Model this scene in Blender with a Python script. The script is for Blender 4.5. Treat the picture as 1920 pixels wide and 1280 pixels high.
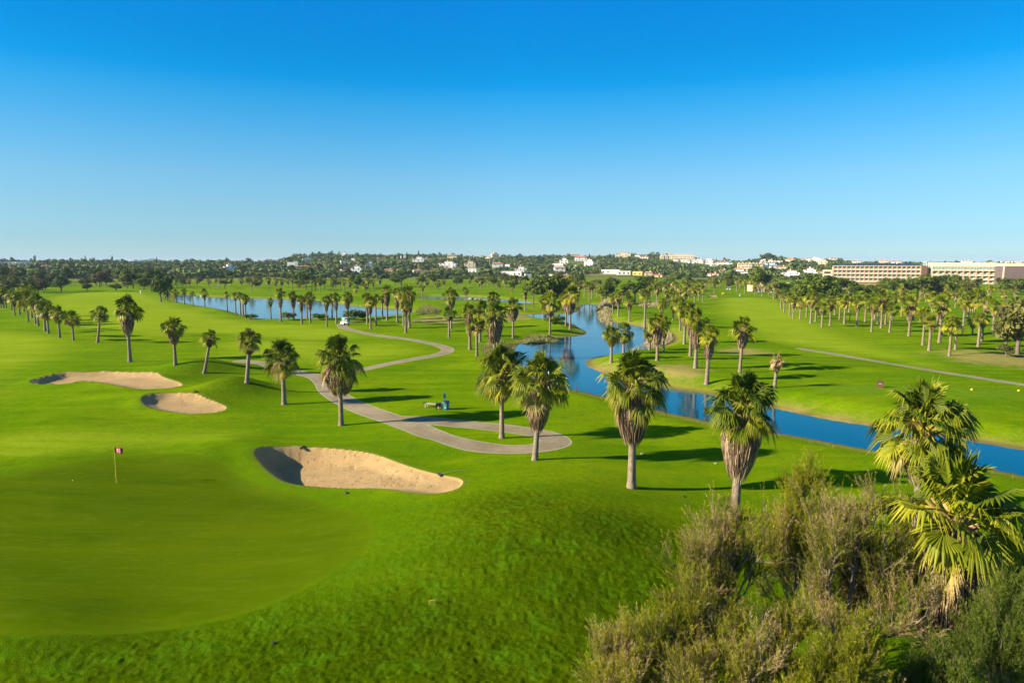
import bpy, math, random
import numpy as np
from mathutils import Vector, Matrix
R = math.radians
PI = math.pi
random.seed(7)
rng = np.random.default_rng(11)
scene = bpy.context.scene
for o in list(bpy.data.objects): bpy.data.objects.remove(o)
COL = scene.collection

# ------------------------------------------------------------------ camera
F = 1280.0; PITCH = math.atan(150/1280); CH = 14.0
cam_d = bpy.data.cameras.new('camera'); cam = bpy.data.objects.new('camera', cam_d); COL.objects.link(cam)
cam_d.sensor_width = 36; cam_d.lens = 36*F/1920; cam_d.clip_start = .3; cam_d.clip_end = 20000
cam.location = (0, 0, CH); cam.rotation_euler = (PI/2-PITCH, 0, 0)
scene.camera = cam
# ------------------------------------------------------------------ world, sun, exposure
SUN_H = Vector((-.972, -.235)).normalized(); SUN_E = R(24)
TOSUN = Vector((SUN_H.x*math.cos(SUN_E), SUN_H.y*math.cos(SUN_E), math.sin(SUN_E)))
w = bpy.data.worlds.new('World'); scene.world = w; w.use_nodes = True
nt = w.node_tree; nt.nodes.clear()
wo = nt.nodes.new('ShaderNodeOutputWorld'); bg = nt.nodes.new('ShaderNodeBackground')
sky = nt.nodes.new('ShaderNodeTexSky'); sky.sky_type = 'NISHITA'; sky.sun_disc = False
sky.sun_elevation = SUN_E; sky.sun_rotation = math.atan2(SUN_H.x, SUN_H.y)
sky.air_density = 1.0; sky.dust_density = .3; sky.ozone_density = 2.0; sky.altitude = 0
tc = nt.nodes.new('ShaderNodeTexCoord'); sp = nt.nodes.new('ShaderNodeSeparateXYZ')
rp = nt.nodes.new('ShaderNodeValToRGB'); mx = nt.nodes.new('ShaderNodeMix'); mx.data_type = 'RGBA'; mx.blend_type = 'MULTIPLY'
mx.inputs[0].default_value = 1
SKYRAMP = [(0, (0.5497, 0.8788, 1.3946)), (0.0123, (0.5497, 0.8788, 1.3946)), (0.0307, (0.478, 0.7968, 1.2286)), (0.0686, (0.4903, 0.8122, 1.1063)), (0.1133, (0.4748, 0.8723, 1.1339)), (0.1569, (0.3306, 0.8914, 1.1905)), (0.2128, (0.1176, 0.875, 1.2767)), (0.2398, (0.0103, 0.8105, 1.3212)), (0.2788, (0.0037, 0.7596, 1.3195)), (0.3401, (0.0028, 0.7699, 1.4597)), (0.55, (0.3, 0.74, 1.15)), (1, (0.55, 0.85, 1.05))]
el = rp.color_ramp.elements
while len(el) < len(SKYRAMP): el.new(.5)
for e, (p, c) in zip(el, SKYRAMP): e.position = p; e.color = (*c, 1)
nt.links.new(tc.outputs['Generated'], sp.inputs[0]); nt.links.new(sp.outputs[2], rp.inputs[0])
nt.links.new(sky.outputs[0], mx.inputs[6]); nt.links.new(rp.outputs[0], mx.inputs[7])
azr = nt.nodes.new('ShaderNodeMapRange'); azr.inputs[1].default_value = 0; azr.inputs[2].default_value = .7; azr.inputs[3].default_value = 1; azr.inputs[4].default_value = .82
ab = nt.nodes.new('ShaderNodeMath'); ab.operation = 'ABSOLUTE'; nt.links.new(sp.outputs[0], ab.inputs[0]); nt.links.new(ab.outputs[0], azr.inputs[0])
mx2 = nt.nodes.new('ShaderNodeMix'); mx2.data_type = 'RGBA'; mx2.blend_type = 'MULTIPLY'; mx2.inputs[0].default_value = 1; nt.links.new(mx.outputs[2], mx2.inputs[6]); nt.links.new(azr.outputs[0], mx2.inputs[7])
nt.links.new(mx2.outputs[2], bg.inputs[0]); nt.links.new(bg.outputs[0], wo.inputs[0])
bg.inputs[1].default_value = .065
sd = bpy.data.lights.new('sun', 'SUN'); sd.energy = 5; sd.angle = R(.5); sd.color = (1, .88, .66)
sun = bpy.data.objects.new('sun', sd); COL.objects.link(sun)
sun.rotation_euler = (-TOSUN).to_track_quat('-Z', 'Y').to_euler()
scene.view_settings.view_transform = 'Standard'; scene.view_settings.look = 'None'
scene.view_settings.exposure = 1.25; scene.view_settings.gamma = 1
scene.cycles.max_bounces = 5; scene.cycles.diffuse_bounces = 2; scene.cycles.transmission_bounces = 3
scene.cycles.glossy_bounces = 3; scene.cycles.transparent_max_bounces = 4; scene.cycles.caustics_reflective = False

# ------------------------------------------------------------------ pixel <-> world
CT, ST = math.cos(PITCH), math.sin(PITCH)
def ray(px, py):
    u = np.asarray(px, float)-960; v = np.asarray(py, float)-640
    return u, F*CT-v*ST, -(F*ST+v*CT)
def at_depth(px, py, Y):
    u, fw, dn = ray(px, py); return float(u*Y/fw), Y, float(CH+dn*Y/fw)
def depthf(Y, z): return Y*CT+(CH-z)*ST
def proj(X, Y, z):
    d = depthf(Y, z); return 960+F*X/d, 640+F*((CH-z)*CT-Y*ST)/d

def sstep(a, b, x):
    t = np.clip((x-a)/(b-a), 0, 1); return t*t*(3-2*t)
# ridge line of the hills, as bearing (px column at the horizon) -> row
RIDGE = [(-900,489),(0,489),(100,488),(280,489),(400,488),(480,489),(530,486),(552,476),(600,475),(640,477),(750,477),(830,477),(900,480),(960,480),
         (1030,478),(1110,480),(1180,477),(1260,478),(1300,482),(1340,488),(1400,489),(1430,484),(1500,486),(1560,487),(1610,489),(1700,491),(1920,492),(2900,492)]
RX = np.array([a for a, b in RIDGE], float); RYv = np.array([b for a, b in RIDGE], float)
RAZ = np.arctan2(RX-960, F*CT+150*ST); 
_VN = {}
def vnoise(x, y, seed=0):
    if seed not in _VN:
        r = np.random.default_rng(seed); _VN[seed] = [tuple(r.uniform(0, 6.2832, 3)) for k in range(5)]
    s = 0
    for k, (a, ph, ph2) in enumerate(_VN[seed]):
        fx, fy = math.cos(a), math.sin(a)
        s = s+np.sin((x*fx+y*fy)*(1+.37*k)+ph+1.3*np.sin((x*fy-y*fx)*(.8+.21*k)+ph2))
    return s/5
BUMPS = []   # (x, y, radius_x, radius_y, height)
def h0(x, y):
    x = np.asarray(x, float); y = np.asarray(y, float)
    r = np.hypot(x, y); az = np.arctan2(x, y)
    z = (.42*vnoise(x/14, y/14, 3)+.13*vnoise(x/5, y/5, 13)*(1-sstep(120, 220, r)))*sstep(15, 40, r)*(1-sstep(260, 420, r))+.5*vnoise(x/45, y/45, 5)*sstep(40, 120, r)*(1-sstep(500, 600, r))*.6
    for bx, by, rx, ry, hh in BUMPS:
        z = z+hh*np.exp(-((x-bx)/rx)**2-((y-by)/ry)**2)
    ry_ = np.interp(az, RAZ, RYv)
    zr = CH+(490-ry_)/F*1300*1.0-5.0
    s = sstep(620, 1300, r)
    n = (5*vnoise(x/90, y/90, 8)+2.5*vnoise(x/38, y/38, 9))*sstep(640, 800, r)*(1-sstep(1150, 1300, r))
    zr = np.maximum(zr, 3)
    hill = (zr*s+n*np.clip(zr/22, .2, 1))*(1-.8*sstep(1500, 2600, r))
    front = np.where(np.abs(az) < 1.2, 1, .35)
    return z+hill*front
def unproj(px, py, hf=None, zc=None):
    """a point of the picture -> the ground"""
    hf = hf or h0
    px = np.atleast_1d(np.asarray(px, float)); py = np.atleast_1d(np.asarray(py, float))
    u, fw, dn = ray(px, py)
    if zc is not None:
        t = (zc-CH)/dn; return u*t, fw*t
    T = np.geomspace(8, 1450, 500)/F
    bel = (CH+dn[None]*T[:, None]) < hf(u[None]*T[:, None], fw[None]*T[:, None]); bel[0] = False
    found = bel.any(0); k = np.where(found, bel.argmax(0), len(T)-1); hi = T[k]; lo = T[np.maximum(k-1, 0)]
    for _ in range(24):
        m = (lo+hi)/2; b = (CH+dn*m) < hf(u*m, fw*m)
        hi = np.where(b & found, m, hi); lo = np.where(~b & found, m, lo)
    t = np.where(found, hi, 1300/F)
    return u*t, fw*t
def G0(px, py):
    a, b = unproj(px, py); return float(a[0]), float(b[0])
for px_, py_, rx, ry, hh in [(440, 735, 4.2, 3.4, 1.7), (370, 695, 5.5, 3.6, 1.6), (250, 745, 3, 3, .35), (425, 850, 3.5, 4.5, .8), (700, 838, 7, 2, .35), (965, 1010, 8.5, 12, 1.25), (1060, 1190, 7, 6, -.4),
                             (1080, 1010, 6, 4, .55), (210, 690, 7, 3, .4), (20, 1180, 4, 3, .5), (900, 590, 16, 14, 1.3), (1040, 605, 9, 8, .7), (1700, 745, 16, 6, .6), (1540, 690, 14, 8, .5), (1420, 645, 12, 10, .5), (1260, 700, 9, 6, .4)]:
    gx, gy = unproj([px_], [py_]); BUMPS.append((gx[0], gy[0], rx, ry, hh))

# ------------------------------------------------------------------ outlines
def chaikin(P, n=2, closed=True):
    P = np.array(P, float)
    for _ in range(n):
        Q = np.roll(P, -1, 0) if closed else P[1:]
        A = P if closed else P[:-1]
        N = np.empty((len(A)*2, 2)); N[0::2] = A*.75+Q*.25; N[1::2] = A*.25+Q*.75
        if not closed: N = np.vstack([P[:1], N, P[-1:]])
        P = N
    return P
def segdist(P, A, B):
    d = B-A; L = (d**2).sum()+1e-12
    t = np.clip(((P-A)@d)/L, 0, 1); return np.hypot(P[:, 0]-A[0]-t*d[0], P[:, 1]-A[1]-t*d[1])
def polysdf(P, poly, pad=14):
    out = np.full(len(P), float(pad)); mn = poly.min(0)-pad; mxx = poly.max(0)+pad
    idx = np.nonzero((P[:, 0] > mn[0]) & (P[:, 0] < mxx[0]) & (P[:, 1] > mn[1]) & (P[:, 1] < mxx[1]))[0]
    if len(idx) == 0: return out
    Q = P[idx]; dist = np.full(len(Q), 1e9); ins = np.zeros(len(Q), bool)
    for i in range(len(poly)):
        A = poly[i]; B = poly[(i+1) % len(poly)]
        dist = np.minimum(dist, segdist(Q, A, B))
        c = ((A[1] > Q[:, 1]) != (B[1] > Q[:, 1]))
        with np.errstate(divide='ignore', invalid='ignore'):
            xi = (B[0]-A[0])*(Q[:, 1]-A[1])/(B[1]-A[1])+A[0]
        ins ^= c & (Q[:, 0] < xi)
    out[idx] = np.minimum(np.where(ins, -dist, dist), pad); return out
def linedist(P, line, pad=14):
    out = np.full(len(P), float(pad)); mn = line.min(0)-pad; mxx = line.max(0)+pad
    idx = np.nonzero((P[:, 0] > mn[0]) & (P[:, 0] < mxx[0]) & (P[:, 1] > mn[1]) & (P[:, 1] < mxx[1]))[0]
    Q = P[idx]; dist = np.full(len(Q), 1e9)
    for i in range(len(line)-1): dist = np.minimum(dist, segdist(Q, line[i], line[i+1]))
    out[idx] = np.minimum(dist, pad); return out
def pxpoly(pts, zc=None, n=2, closed=True):
    a = np.array(pts, float); x, y = unproj(a[:, 0], a[:, 1], zc=zc)
    return chaikin(np.c_[x, y], n, closed)
WZ = -.75
LAKE = pxpoly([(322,565),(375,573),(420,581),(457,591),(480,598),(525,599),(637,598),(687,597),(750,594),(775,590),(777,584),(737,579),(675,575),(642,572),(597,562),(500,559),(400,557),(385,556),(335,551)], WZ)
POND = pxpoly([(787,556),(800,555),(882,556),(940,560),(1000,566),(995,571),(940,567),(880,566),(790,563)], WZ)
RPOND = pxpoly([(1195,571),(1205,567),(1237,566),(1242,570),(1225,574),(1200,575)], WZ)
RIVER = pxpoly([(1090,571),(1122,570),(1119,580),(1124,592),(1146,604),(1175,607),(1205,613),(1232,617),(1256,622),(1268,640),(1240,650),(1210,655),(1170,661),(1132,667),(1107,673),(1099,680),(1106,688),(1115,692),(1142,702),(1200,718),
    (1259,728),(1277,731),(1321,737),(1345,743),(1400,755),(1465,767),(1541,784),(1625,797),(1720,810),(1802,823),(1920,843),(2080,868),(2080,925),(1920,893),(1836,874),(1720,858),(1625,843),(1583,835),(1512,821),(1456,812),(1331,792),(1309,785),(1268,778),
    (1224,767),(1170,754),(1118,740),(1068,729),(1030,722),(985,708),(962,682),(960,655),(975,641),(1025,637),(1050,633),(1087,630),(1099,625),(1097,620),(1082,614),(1075,606),(1040,604),(1015,599),(980,597),(960,594),(962,588),(985,590),(1017,588),(1060,589),(1082,585),(1086,578)], WZ)
WATERS = [LAKE, POND, RPOND, RIVER]
BUNK = [
 [(473,853),(498,843),(577,842),(653,847),(705,854),(742,868),(784,882),(828,892),(863,897),(871,906),(856,920),(811,928),(767,925),(722,918),(646,920),(577,917),(533,911),(505,893),(483,868)],
 [(48,721),(82,710),(112,702),(155,700),(212,698),(250,700),(297,699),(302,707),(355,722),(300,729),(262,731),(225,725),(175,717),(155,717),(125,721),(87,724)],
 [(260,751),(287,742),(325,739),(370,740),(382,747),(412,756),(431,766),(400,775),(350,778),(300,772),(272,766)],
 [(1325,557),(1331,553.5),(1340,552.5),(1346,556),(1344,558.6),(1334,558.8)],
 [(881,555),(887,552.8),(895,553.5),(897,556),(888,557)]]
BUNKP = [pxpoly(b, n=2) for b in BUNK]
BDEEP = [(1.0, .28), (.45, .2), (.4, .2), (.4, .2), (.3, .2)]
PATHS = [
 ([(672,602),(655,604),(641,608),(640,613),(652,617),(687,625),(725,631),(775,637),(805,643),(830,649),(842,655),(835,661),(812,667),(775,673),(737,680),(695,689),(655,697),(612,703)], 1.05),
 ([(452,677),(475,679),(495,681),(512,688),(562,699),(598,706),(612,720),(617,732),(640,748),(675,764),(712,778),(752,791),(790,805),(835,822),(885,835),(938,842),(990,842),(1025,837),(1046,828),(1030,816),(988,808),(921,799),(852,793),(790,787),(748,786)], 1.28),
 ([(1500,653),(1520,657),(1565,663),(1631,675),(1719,690),(1828,707),(1920,721),(2050,742)], .85),
]
PATHP = [(pxpoly(p, n=2, closed=False), hw) for p, hw in PATHS]
GREEN = pxpoly([(-250,960),(-120,915),(0,894),(100,872),(200,857),(300,849),(370,850),(420,872),(470,905),(560,930),(660,955),(710,985),(705,1020),(640,1065),(560,1113),(450,1155),(300,1183),(150,1190),(0,1192),(-200,1180),(-350,1100)])
TEE = pxpoly([(1480,735),(1620,718),(1720,722),(1800,722),(1960,735),(1960,752),(1800,745),(1640,742)])
FAIRS = [pxpoly(p) for p in [
 [(1330,560),(1440,556),(1500,590),(1560,625),(1700,665),(1800,700),(1640,668),(1540,655),(1430,640),(1380,600)],
 [(80,552),(260,545),(330,575),(450,605),(640,612),(700,635),(560,640),(400,620),(250,640),(120,600)],
 [(640,640),(790,655),(700,680),(560,680),(430,665),(380,640)],
 [(0,700),(60,690),(130,640),(60,620),(-150,620),(-300,760),(0,760)],
 [(-100,830),(100,800),(300,815),(460,800),(420,830),(250,838),(100,850),(-100,880)]]]
DRY = [(1400,660,5),(1155,612,7),(1175,605,7),(1270,690,5),(1880,672,10),(1230,600,4),(1120,680,4),(1560,776,2.5),(1475,758,2),(1620,786,2),(940,595,10),(820,600,8),(600,580,9)]
DRYP = [(G0(a, b)[0], G0(a, b)[1], c) for a, b, c in DRY]

def fields(x, y):
    P = np.c_[x, y]
    sw = np.full(len(P), 14.)
    for q in WATERS: sw = np.minimum(sw, polysdf(P, q))
    sb = np.full(len(P), 14.); bi = np.zeros(len(P), int)
    dep = np.zeros(len(P))
    for i, q in enumerate(BUNKP):
        s = polysdf(P, q, 8.)
        bi = np.where(s < sb, i, bi); sb = np.minimum(sb, s)
        x0, x1 = q[:, 0].min(), q[:, 0].max(); k = np.clip((P[:, 0]-x0)/(x1-x0), 0, 1)
        D = BDEEP[i][0]*(1-k)**1.6+BDEEP[i][1]
        dep += np.where(s < 0, .10*sstep(0, .18, -s)+(D-.10)*sstep(.0, 1.5, -s), 0)
        # raised lip outside on the sun side
        dep -= np.where(s >= 0, (.28*(1-k)+.05)*np.exp(-(s/1.3)**2), (.28*(1-k)+.05))
    pd = np.full(len(P), 14.)
    for q, hw in PATHP: pd = np.minimum(pd, linedist(P, q)-hw)
    return sw, sb, bi, dep, pd, P
def vn(x, y, seed):
    """lattice value noise, 0..1"""
    xi, yi = np.floor(x).astype(np.int64), np.floor(y).astype(np.int64); fx, fy = x-xi, y-yi; fx = fx*fx*(3-2*fx); fy = fy*fy*(3-2*fy)
    def h(a, b):
        n = (a*374761393+b*668265263+seed*974711) & 0xffffffff; n = ((n ^ (n >> 13))*1274126177) & 0xffffffff; return ((n ^ (n >> 16)) & 0xffff)/65535.
    return (h(xi, yi)*(1-fx)+h(xi+1, yi)*fx)*(1-fy)+(h(xi, yi+1)*(1-fx)+h(xi+1, yi+1)*fx)*fy
ROUGHP = [(G0(a, b)[0], G0(a, b)[1], c) for a, b, c in [(1000, 1020, 6), (1100, 1120, 6), (1150, 1000, 5), (1200, 1250, 6), (900, 1240, 6), (500, 1240, 5), (200, 1250, 5), (430, 720, 4), (380, 690, 5), (20, 1130, 3), (960, 950, 4), (800, 1180, 5), (660, 1240, 5), (1080, 1260, 6), (1250, 1100, 5)]]
def roughness(X, Y):
    r = np.zeros(X.shape)
    for a, b, c in ROUGHP: r = np.maximum(r, np.exp(-((X-a)**2+(Y-b)**2)/c**2))
    return r
def H(x, y, fl=None):
    x = np.atleast_1d(np.asarray(x, float)); y = np.atleast_1d(np.asarray(y, float))
    sw, sb, bi, dep, pd, P = fl or fields(x, y)
    z = h0(x, y)
    zz = np.maximum(z, WZ+.25)
    z = np.where(sw < 8, WZ+.0+(zz-WZ)*sstep(-.6, 5.0, sw), z)
    z = np.where(sw < .4, np.minimum(z, WZ+.12+sw*.45), z)
    z = np.maximum(z, np.where(sw < 0, WZ-1.2, -50))
    if len(P) > 1000:
        gd = sstep(.0, .5, polysdf(P, GREEN, 8)); rr = np.hypot(x, y); fade = (1-sstep(60, 130, rr))*sstep(-.05, .3, pd)*sstep(0, .3, sb)
        am = (.35+1.0*roughness(x, y))*gd*fade
        z = z+am*(.024*(vn(x/.9, y/.9, 1)-.5)+.036*(vn(x/.33, y/.33, 2)-.5)+.040*(vn(x/.15, y/.15, 3)-.5)*(1-sstep(30, 60, rr)))
        # rakings and footprints in the sand
        ins = sstep(.2, .6, -sb)*fade**0*(1-sstep(90, 140, rr)); z = z+ins*(.03*(vn(x/.5, y/.5, 5)-.5)+.012*(vn(x/.2, y/.2, 6)-.5)-.05*sstep(.74, .84, vn(x/.38, y/.38, 7))*sstep(.45, .7, vn(x/2.4, y/2.4, 8)))
    return z-dep
def ground(x, y): return float(H([x], [y])[0])
def base(px, py):
    x, y = unproj([px], [py], hf=lambda a, b: h0(a, b)); x, y = float(x[0]), float(y[0])
    return x, y, ground(x, y)

# ------------------------------------------------------------------ node helpers
def newmat(name):
    m = bpy.data.materials.new(name); m.use_nodes = True; n = m.node_tree; n.nodes.clear()
    out = n.nodes.new('ShaderNodeOutputMaterial'); b = n.nodes.new('ShaderNodeBsdfPrincipled')
    n.links.new(b.outputs[0], out.inputs[0]); return m, n, b, out
class N:
    def __init__(s, n): s.n = n; s.obj = None; s.cache = {}
    def coord(s, which='Object'):
        if which not in s.cache:
            t = s.n.nodes.new('ShaderNodeTexCoord'); s.cache[which] = t.outputs[which]
        return s.cache[which]
    def setv(s, sock, v):
        if hasattr(v, 'is_output') or isinstance(v, bpy.types.NodeSocket): s.n.links.new(v, sock)
        elif isinstance(v, tuple) and len(v) == 3 and sock.type == 'RGBA': sock.default_value = (*v, 1)
        else: sock.default_value = v
    def noise(s, scale, detail=3, rough=.55, vec=None, stretch=None):
        t = s.n.nodes.new('ShaderNodeTexNoise'); t.inputs['Scale'].default_value = scale
        t.inputs['Detail'].default_value = detail; t.inputs['Roughness'].default_value = rough
        v = vec or s.coord()
        if stretch:
            mp = s.n.nodes.new('ShaderNodeMapping'); mp.inputs['Scale'].default_value = stretch[0]; mp.inputs['Rotation'].default_value = (0, 0, stretch[1])
            s.n.links.new(v, mp.inputs[0]); v = mp.outputs[0]
        s.n.links.new(v, t.inputs[0]); return t.outputs[0]
    def mix(s, f, a, b, mode='MIX'):
        t = s.n.nodes.new('ShaderNodeMix'); t.data_type = 'RGBA'; t.blend_type = mode
        s.setv(t.inputs[0], f); s.setv(t.inputs[6], a); s.setv(t.inputs[7], b); return t.outputs[2]
    def rng(s, v, a, b, c=0., d=1., smooth=False):
        t = s.n.nodes.new('ShaderNodeMapRange'); s.setv(t.inputs[0], v)
        if smooth: t.interpolation_type = 'SMOOTHSTEP'
        for i, q in enumerate((a, b, c, d)): t.inputs[i+1].default_value = q
        return t.outputs[0]
    def math(s, op, a, b=0.):
        t = s.n.nodes.new('ShaderNodeMath'); t.operation = op; s.setv(t.inputs[0], a); s.setv(t.inputs[1], b); return t.outputs[0]
    def attr(s, name):
        t = s.n.nodes.new('ShaderNodeAttribute'); t.attribute_name = name; return t.outputs['Fac']
    def rand(s):
        t = s.n.nodes.new('ShaderNodeObjectInfo'); return t.outputs['Random']
    def bump(s, h, strength=.4, dist=.05):
        t = s.n.nodes.new('ShaderNodeBump'); t.inputs['Strength'].default_value = strength; t.inputs['Distance'].default_value = dist
        s.n.links.new(h, t.inputs['Height']); return t.outputs[0]
def simple(name, col, rough=.7, vary=.25, scale=3., metal=0., bump=0., spec=.3, coat=0.):
    m, n, b, out = newmat(name); q = N(n)
    nz = q.noise(scale, 4)
    c = q.mix(q.rng(nz, .3, .7), tuple(x*(1-vary) for x in col), tuple(min(1, x*(1+vary)) for x in col))
    n.links.new(c, b.inputs['Base Color']); b.inputs['Roughness'].default_value = rough; b.inputs['Metallic'].default_value = metal
    b.inputs['Specular IOR Level'].default_value = spec; b.inputs['Coat Weight'].default_value = coat
    if bump: n.links.new(q.bump(q.noise(scale*6, 3), bump, .02), b.inputs['Normal'])
    return m
M = {}
G_A, G_B, G_C = (.125, .245, .0005), (.235, .330, .001), (.085, .18, .002)
def grass_mat(name, green=False):
    m, n, b, out = newmat(name); q = N(n)
    big = q.rng(q.noise(.018, 4), .35, .65); mid = q.rng(q.noise(.11, 5, .65), .38, .62); fine = q.rng(q.noise(2.6, 5, .7), .3, .7); blades = q.rng(q.noise(17, 3, .7), .25, .75)
    streak = q.rng(q.noise(.35, 4, .6, stretch=((.25, 1.6, 1), .12)), .38, .68)
    if green:
        c = q.mix(mid, (.046, .090, .0005), (.082, .130, .0005)); c = q.mix(q.math('MULTIPLY', streak, .5), c, (.11, .155, .001))
        c = q.mix(q.math('MULTIPLY', q.math('GREATER_THAN', q.attr('sdg'), -.35), .30), c, (.15, .20, .002))
        c = q.mix(q.rng(q.math('ADD', q.attr('sdg'), q.rng(q.noise(.6, 4), .3, .7, -.8, .8)), -2.2, .3, 0., .75, True), c, (.085, .145, .001))
        pt = q.rng(q.noise(.22, 5, .7), .42, .62); c = q.mix(q.math('MULTIPLY', pt, .35), c, (.045, .085, .001)); tr_ = q.rng(q.noise(2.2, 4, .8, stretch=((.3, 1.5, 1), .5)), .5, .7, 0., .3); c = q.mix(tr_, c, (.14, .18, .02))
        c = q.mix(q.math('MULTIPLY', fine, .30), c, q.mix(1., c, (.70, .74, .6), 'MULTIPLY'))
        hgt = blades; bs = .25
    else:
        c = q.mix(big, G_A, G_B)
        c = q.mix(q.math('MULTIPLY', mid, .55), c, (.075, .165, .001))
        c = q.mix(q.math('MULTIPLY', streak, .45), c, (.28, .33, .006))
        dk = q.rng(q.noise(.09, 5, .65, stretch=((.35, 1.3, 1), -.15)), .47, .62); c = q.mix(q.math('MULTIPLY', dk, .5), c, (.075, .17, .001))
        fair = q.rng(q.attr('fair'), -5., 4., 1., 0., True)
        c = q.mix(q.math('MULTIPLY', fair, .65), c, q.mix(streak, (.27, .38, .004), (.38, .43, .035)))
        tee = q.attr('tee'); c = q.mix(q.rng(tee, -1., 0., .4, 0.), c, (.16, .28, .02))
        c = q.mix(q.rng(q.math('ADD', q.attr('sdg'), q.rng(q.noise(.5, 4), .3, .7, -1.5, 1.5)), 0., 5., .75, 0., True), c, (.095, .17, .001))
        # longer rough, darker and clumpy; some foreground vignette is painted in too
        rough = q.attr('rough')
        clump = q.rng(q.noise(3.4, 6, .85), .34, .62, .3, 1.)
        c = q.mix(q.math('MULTIPLY', rough, clump), c, (.052, .086, .001))
        c = q.mix(q.math('MULTIPLY', q.attr('near'), q.rng(q.math('ADD', q.attr('sdg'), q.rng(q.noise(.5, 4), .3, .7, -1.2, 1.2)), .5, 5., .15, 1., True)), c, q.mix(1., c, (.70, .70, .6), 'MULTIPLY'))
        c = q.mix(q.math('MULTIPLY', q.math('MULTIPLY', q.rng(q.noise(.7, 5, .75), .5, .66), .62), q.math('SUBTRACT', 1., fair)), c, (.085, .19, .004))
        c = q.mix(q.math('MULTIPLY', fine, .5), c, q.mix(1., c, (.50, .60, .4), 'MULTIPLY'))
        c = q.mix(q.math('MULTIPLY', blades, .42), c, q.mix(1., c, (.45, .55, .35), 'MULTIPLY'))
        yel = q.math('MULTIPLY', q.rng(q.noise(6.5, 4, .8), .6, .75), .35); c = q.mix(yel, c, (.33, .36, .06))
        # dry banks by the water, bare patches
        wd = q.math('ADD', q.attr('sdw'), q.rng(q.noise(.5, 5, .7), .25, .75, -1.6, 2.2))
        c = q.mix(q.rng(wd, .1, 3.6, .72, 0., True), c, q.mix(fine, (.33, .27, .06), (.20, .20, .03)))
        c = q.mix(q.rng(q.attr('sdw'), .2, 1.0, .8, 0.), c, (.14, .10, .045))
        dr = q.math('ADD', q.attr('dry'), q.rng(q.noise(.4, 5, .7), .3, .7, -.45, .3))
        c = q.mix(q.rng(dr, .35, .8, 0., .8), c, q.mix(fine, (.33, .23, .10), (.28, .24, .06)))
        # trampled grass at sand edge
        c = q.mix(q.math('MULTIPLY', q.rng(q.attr('sdb'), 0., .5, .7, 0.), fine), c, (.17, .15, .04))
        # far scrub and fields
        hn = q.rng(q.noise(.012, 5, .6), .42, .6); hn2 = q.rng(q.noise(.05, 4), .4, .6)
        hc = q.mix(hn, q.mix(hn2, (.08, .115, .02), (.13, .15, .03)), q.mix(hn2, (.26, .22, .08), (.20, .20, .05)))
        c = q.mix(q.attr('hill'), c, hc)
        hgt = q.math('ADD', q.math('MULTIPLY', q.noise(2.2, 5, .75), 1.4), q.math('MULTIPLY', blades, .5)); bs = .5
    n.links.new(c, b.inputs['Base Color']); b.inputs['Roughness'].default_value = .9; b.inputs['Specular IOR Level'].default_value = .0
    b.inputs['Sheen Weight'].default_value = .0
    n.links.new(q.bump(hgt, bs, .10 if not green else .02), b.inputs['Normal'])
    return m
M['grass'] = grass_mat('grass'); M['green'] = grass_mat('green_turf', True)
def sand_mat():
    m, n, b, out = newmat('sand'); q = N(n)
    a = q.rng(q.noise(.5, 4), .35, .65); f_ = q.noise(9, 5, .7)
    wv = n.nodes.new('ShaderNodeTexWave'); wv.wave_type = 'RINGS'; wv.inputs['Scale'].default_value = 1.1; wv.inputs['Distortion'].default_value = 6; wv.inputs['Detail'].default_value = 3; wv.inputs['Detail Scale'].default_value = .6
    n.links.new(q.coord(), wv.inputs[0])
    foot = q.rng(q.noise(3.2, 3, .5), .60, .68)
    c = q.mix(a, (.37, .245, .11), (.45, .31, .14)); c = q.mix(q.rng(f_, .35, .7, 0., .45), c, (.30, .195, .09)); c = q.mix(q.math('MULTIPLY', foot, .45), c, (.21, .14, .075))
    c = q.mix(q.rng(q.attr('sdb'), -.5, 0., 0., .45), c, (.44, .28, .09))
    n.links.new(c, b.inputs['Base Color']); b.inputs['Roughness'].default_value = .95; b.inputs['Specular IOR Level'].default_value = .1
    hh = q.math('ADD', q.math('MULTIPLY', wv.outputs[0], .25), q.math('ADD', q.math('MULTIPLY', foot, -1.), f_))
    n.links.new(q.bump(hh, .55, .07), b.inputs['Normal']); return m
M['sand'] = sand_mat()
def path_mat():
    m, n, b, out = newmat('path_concrete'); q = N(n)
    c = q.mix(q.rng(q.noise(.35, 5, .6), .35, .65), (.24, .185, .105), (.35, .28, .17)); c = q.mix(q.rng(q.noise(8, 4, .7), .4, .75, 0., .5), c, (.14, .11, .08))
    c = q.mix(q.rng(q.noise(1.3, 6, .8), .55, .72, 0., .5), c, (.17, .115, .07))
    c = q.mix(q.math('GREATER_THAN', q.attr('sdp'), -.14), c, (.36, .33, .21))
    br = n.nodes.new('ShaderNodeTexBrick'); br.inputs['Scale'].default_value = .33; br.inputs['Mortar Size'].default_value = .012; br.inputs['Color1'].default_value = (1, 1, 1, 1); br.inputs['Color2'].default_value = (.97, .97, .97, 1); br.inputs['Mortar'].default_value = (.78, .78, .75, 1)
    mp = n.nodes.new('ShaderNodeMapping'); mp.inputs['Rotation'].default_value = (0, 0, .35); n.links.new(q.coord(), mp.inputs[0]); n.links.new(mp.outputs[0], br.inputs[0])
    c = q.mix(1., c, br.outputs[0], 'MULTIPLY')
    n.links.new(c, b.inputs['Base Color']); b.inputs['Roughness'].default_value = .9; b.inputs['Specular IOR Level'].default_value = .2
    n.links.new(q.bump(q.noise(30, 3), .3, .01), b.inputs['Normal']); return m
M['path'] = path_mat()
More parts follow.
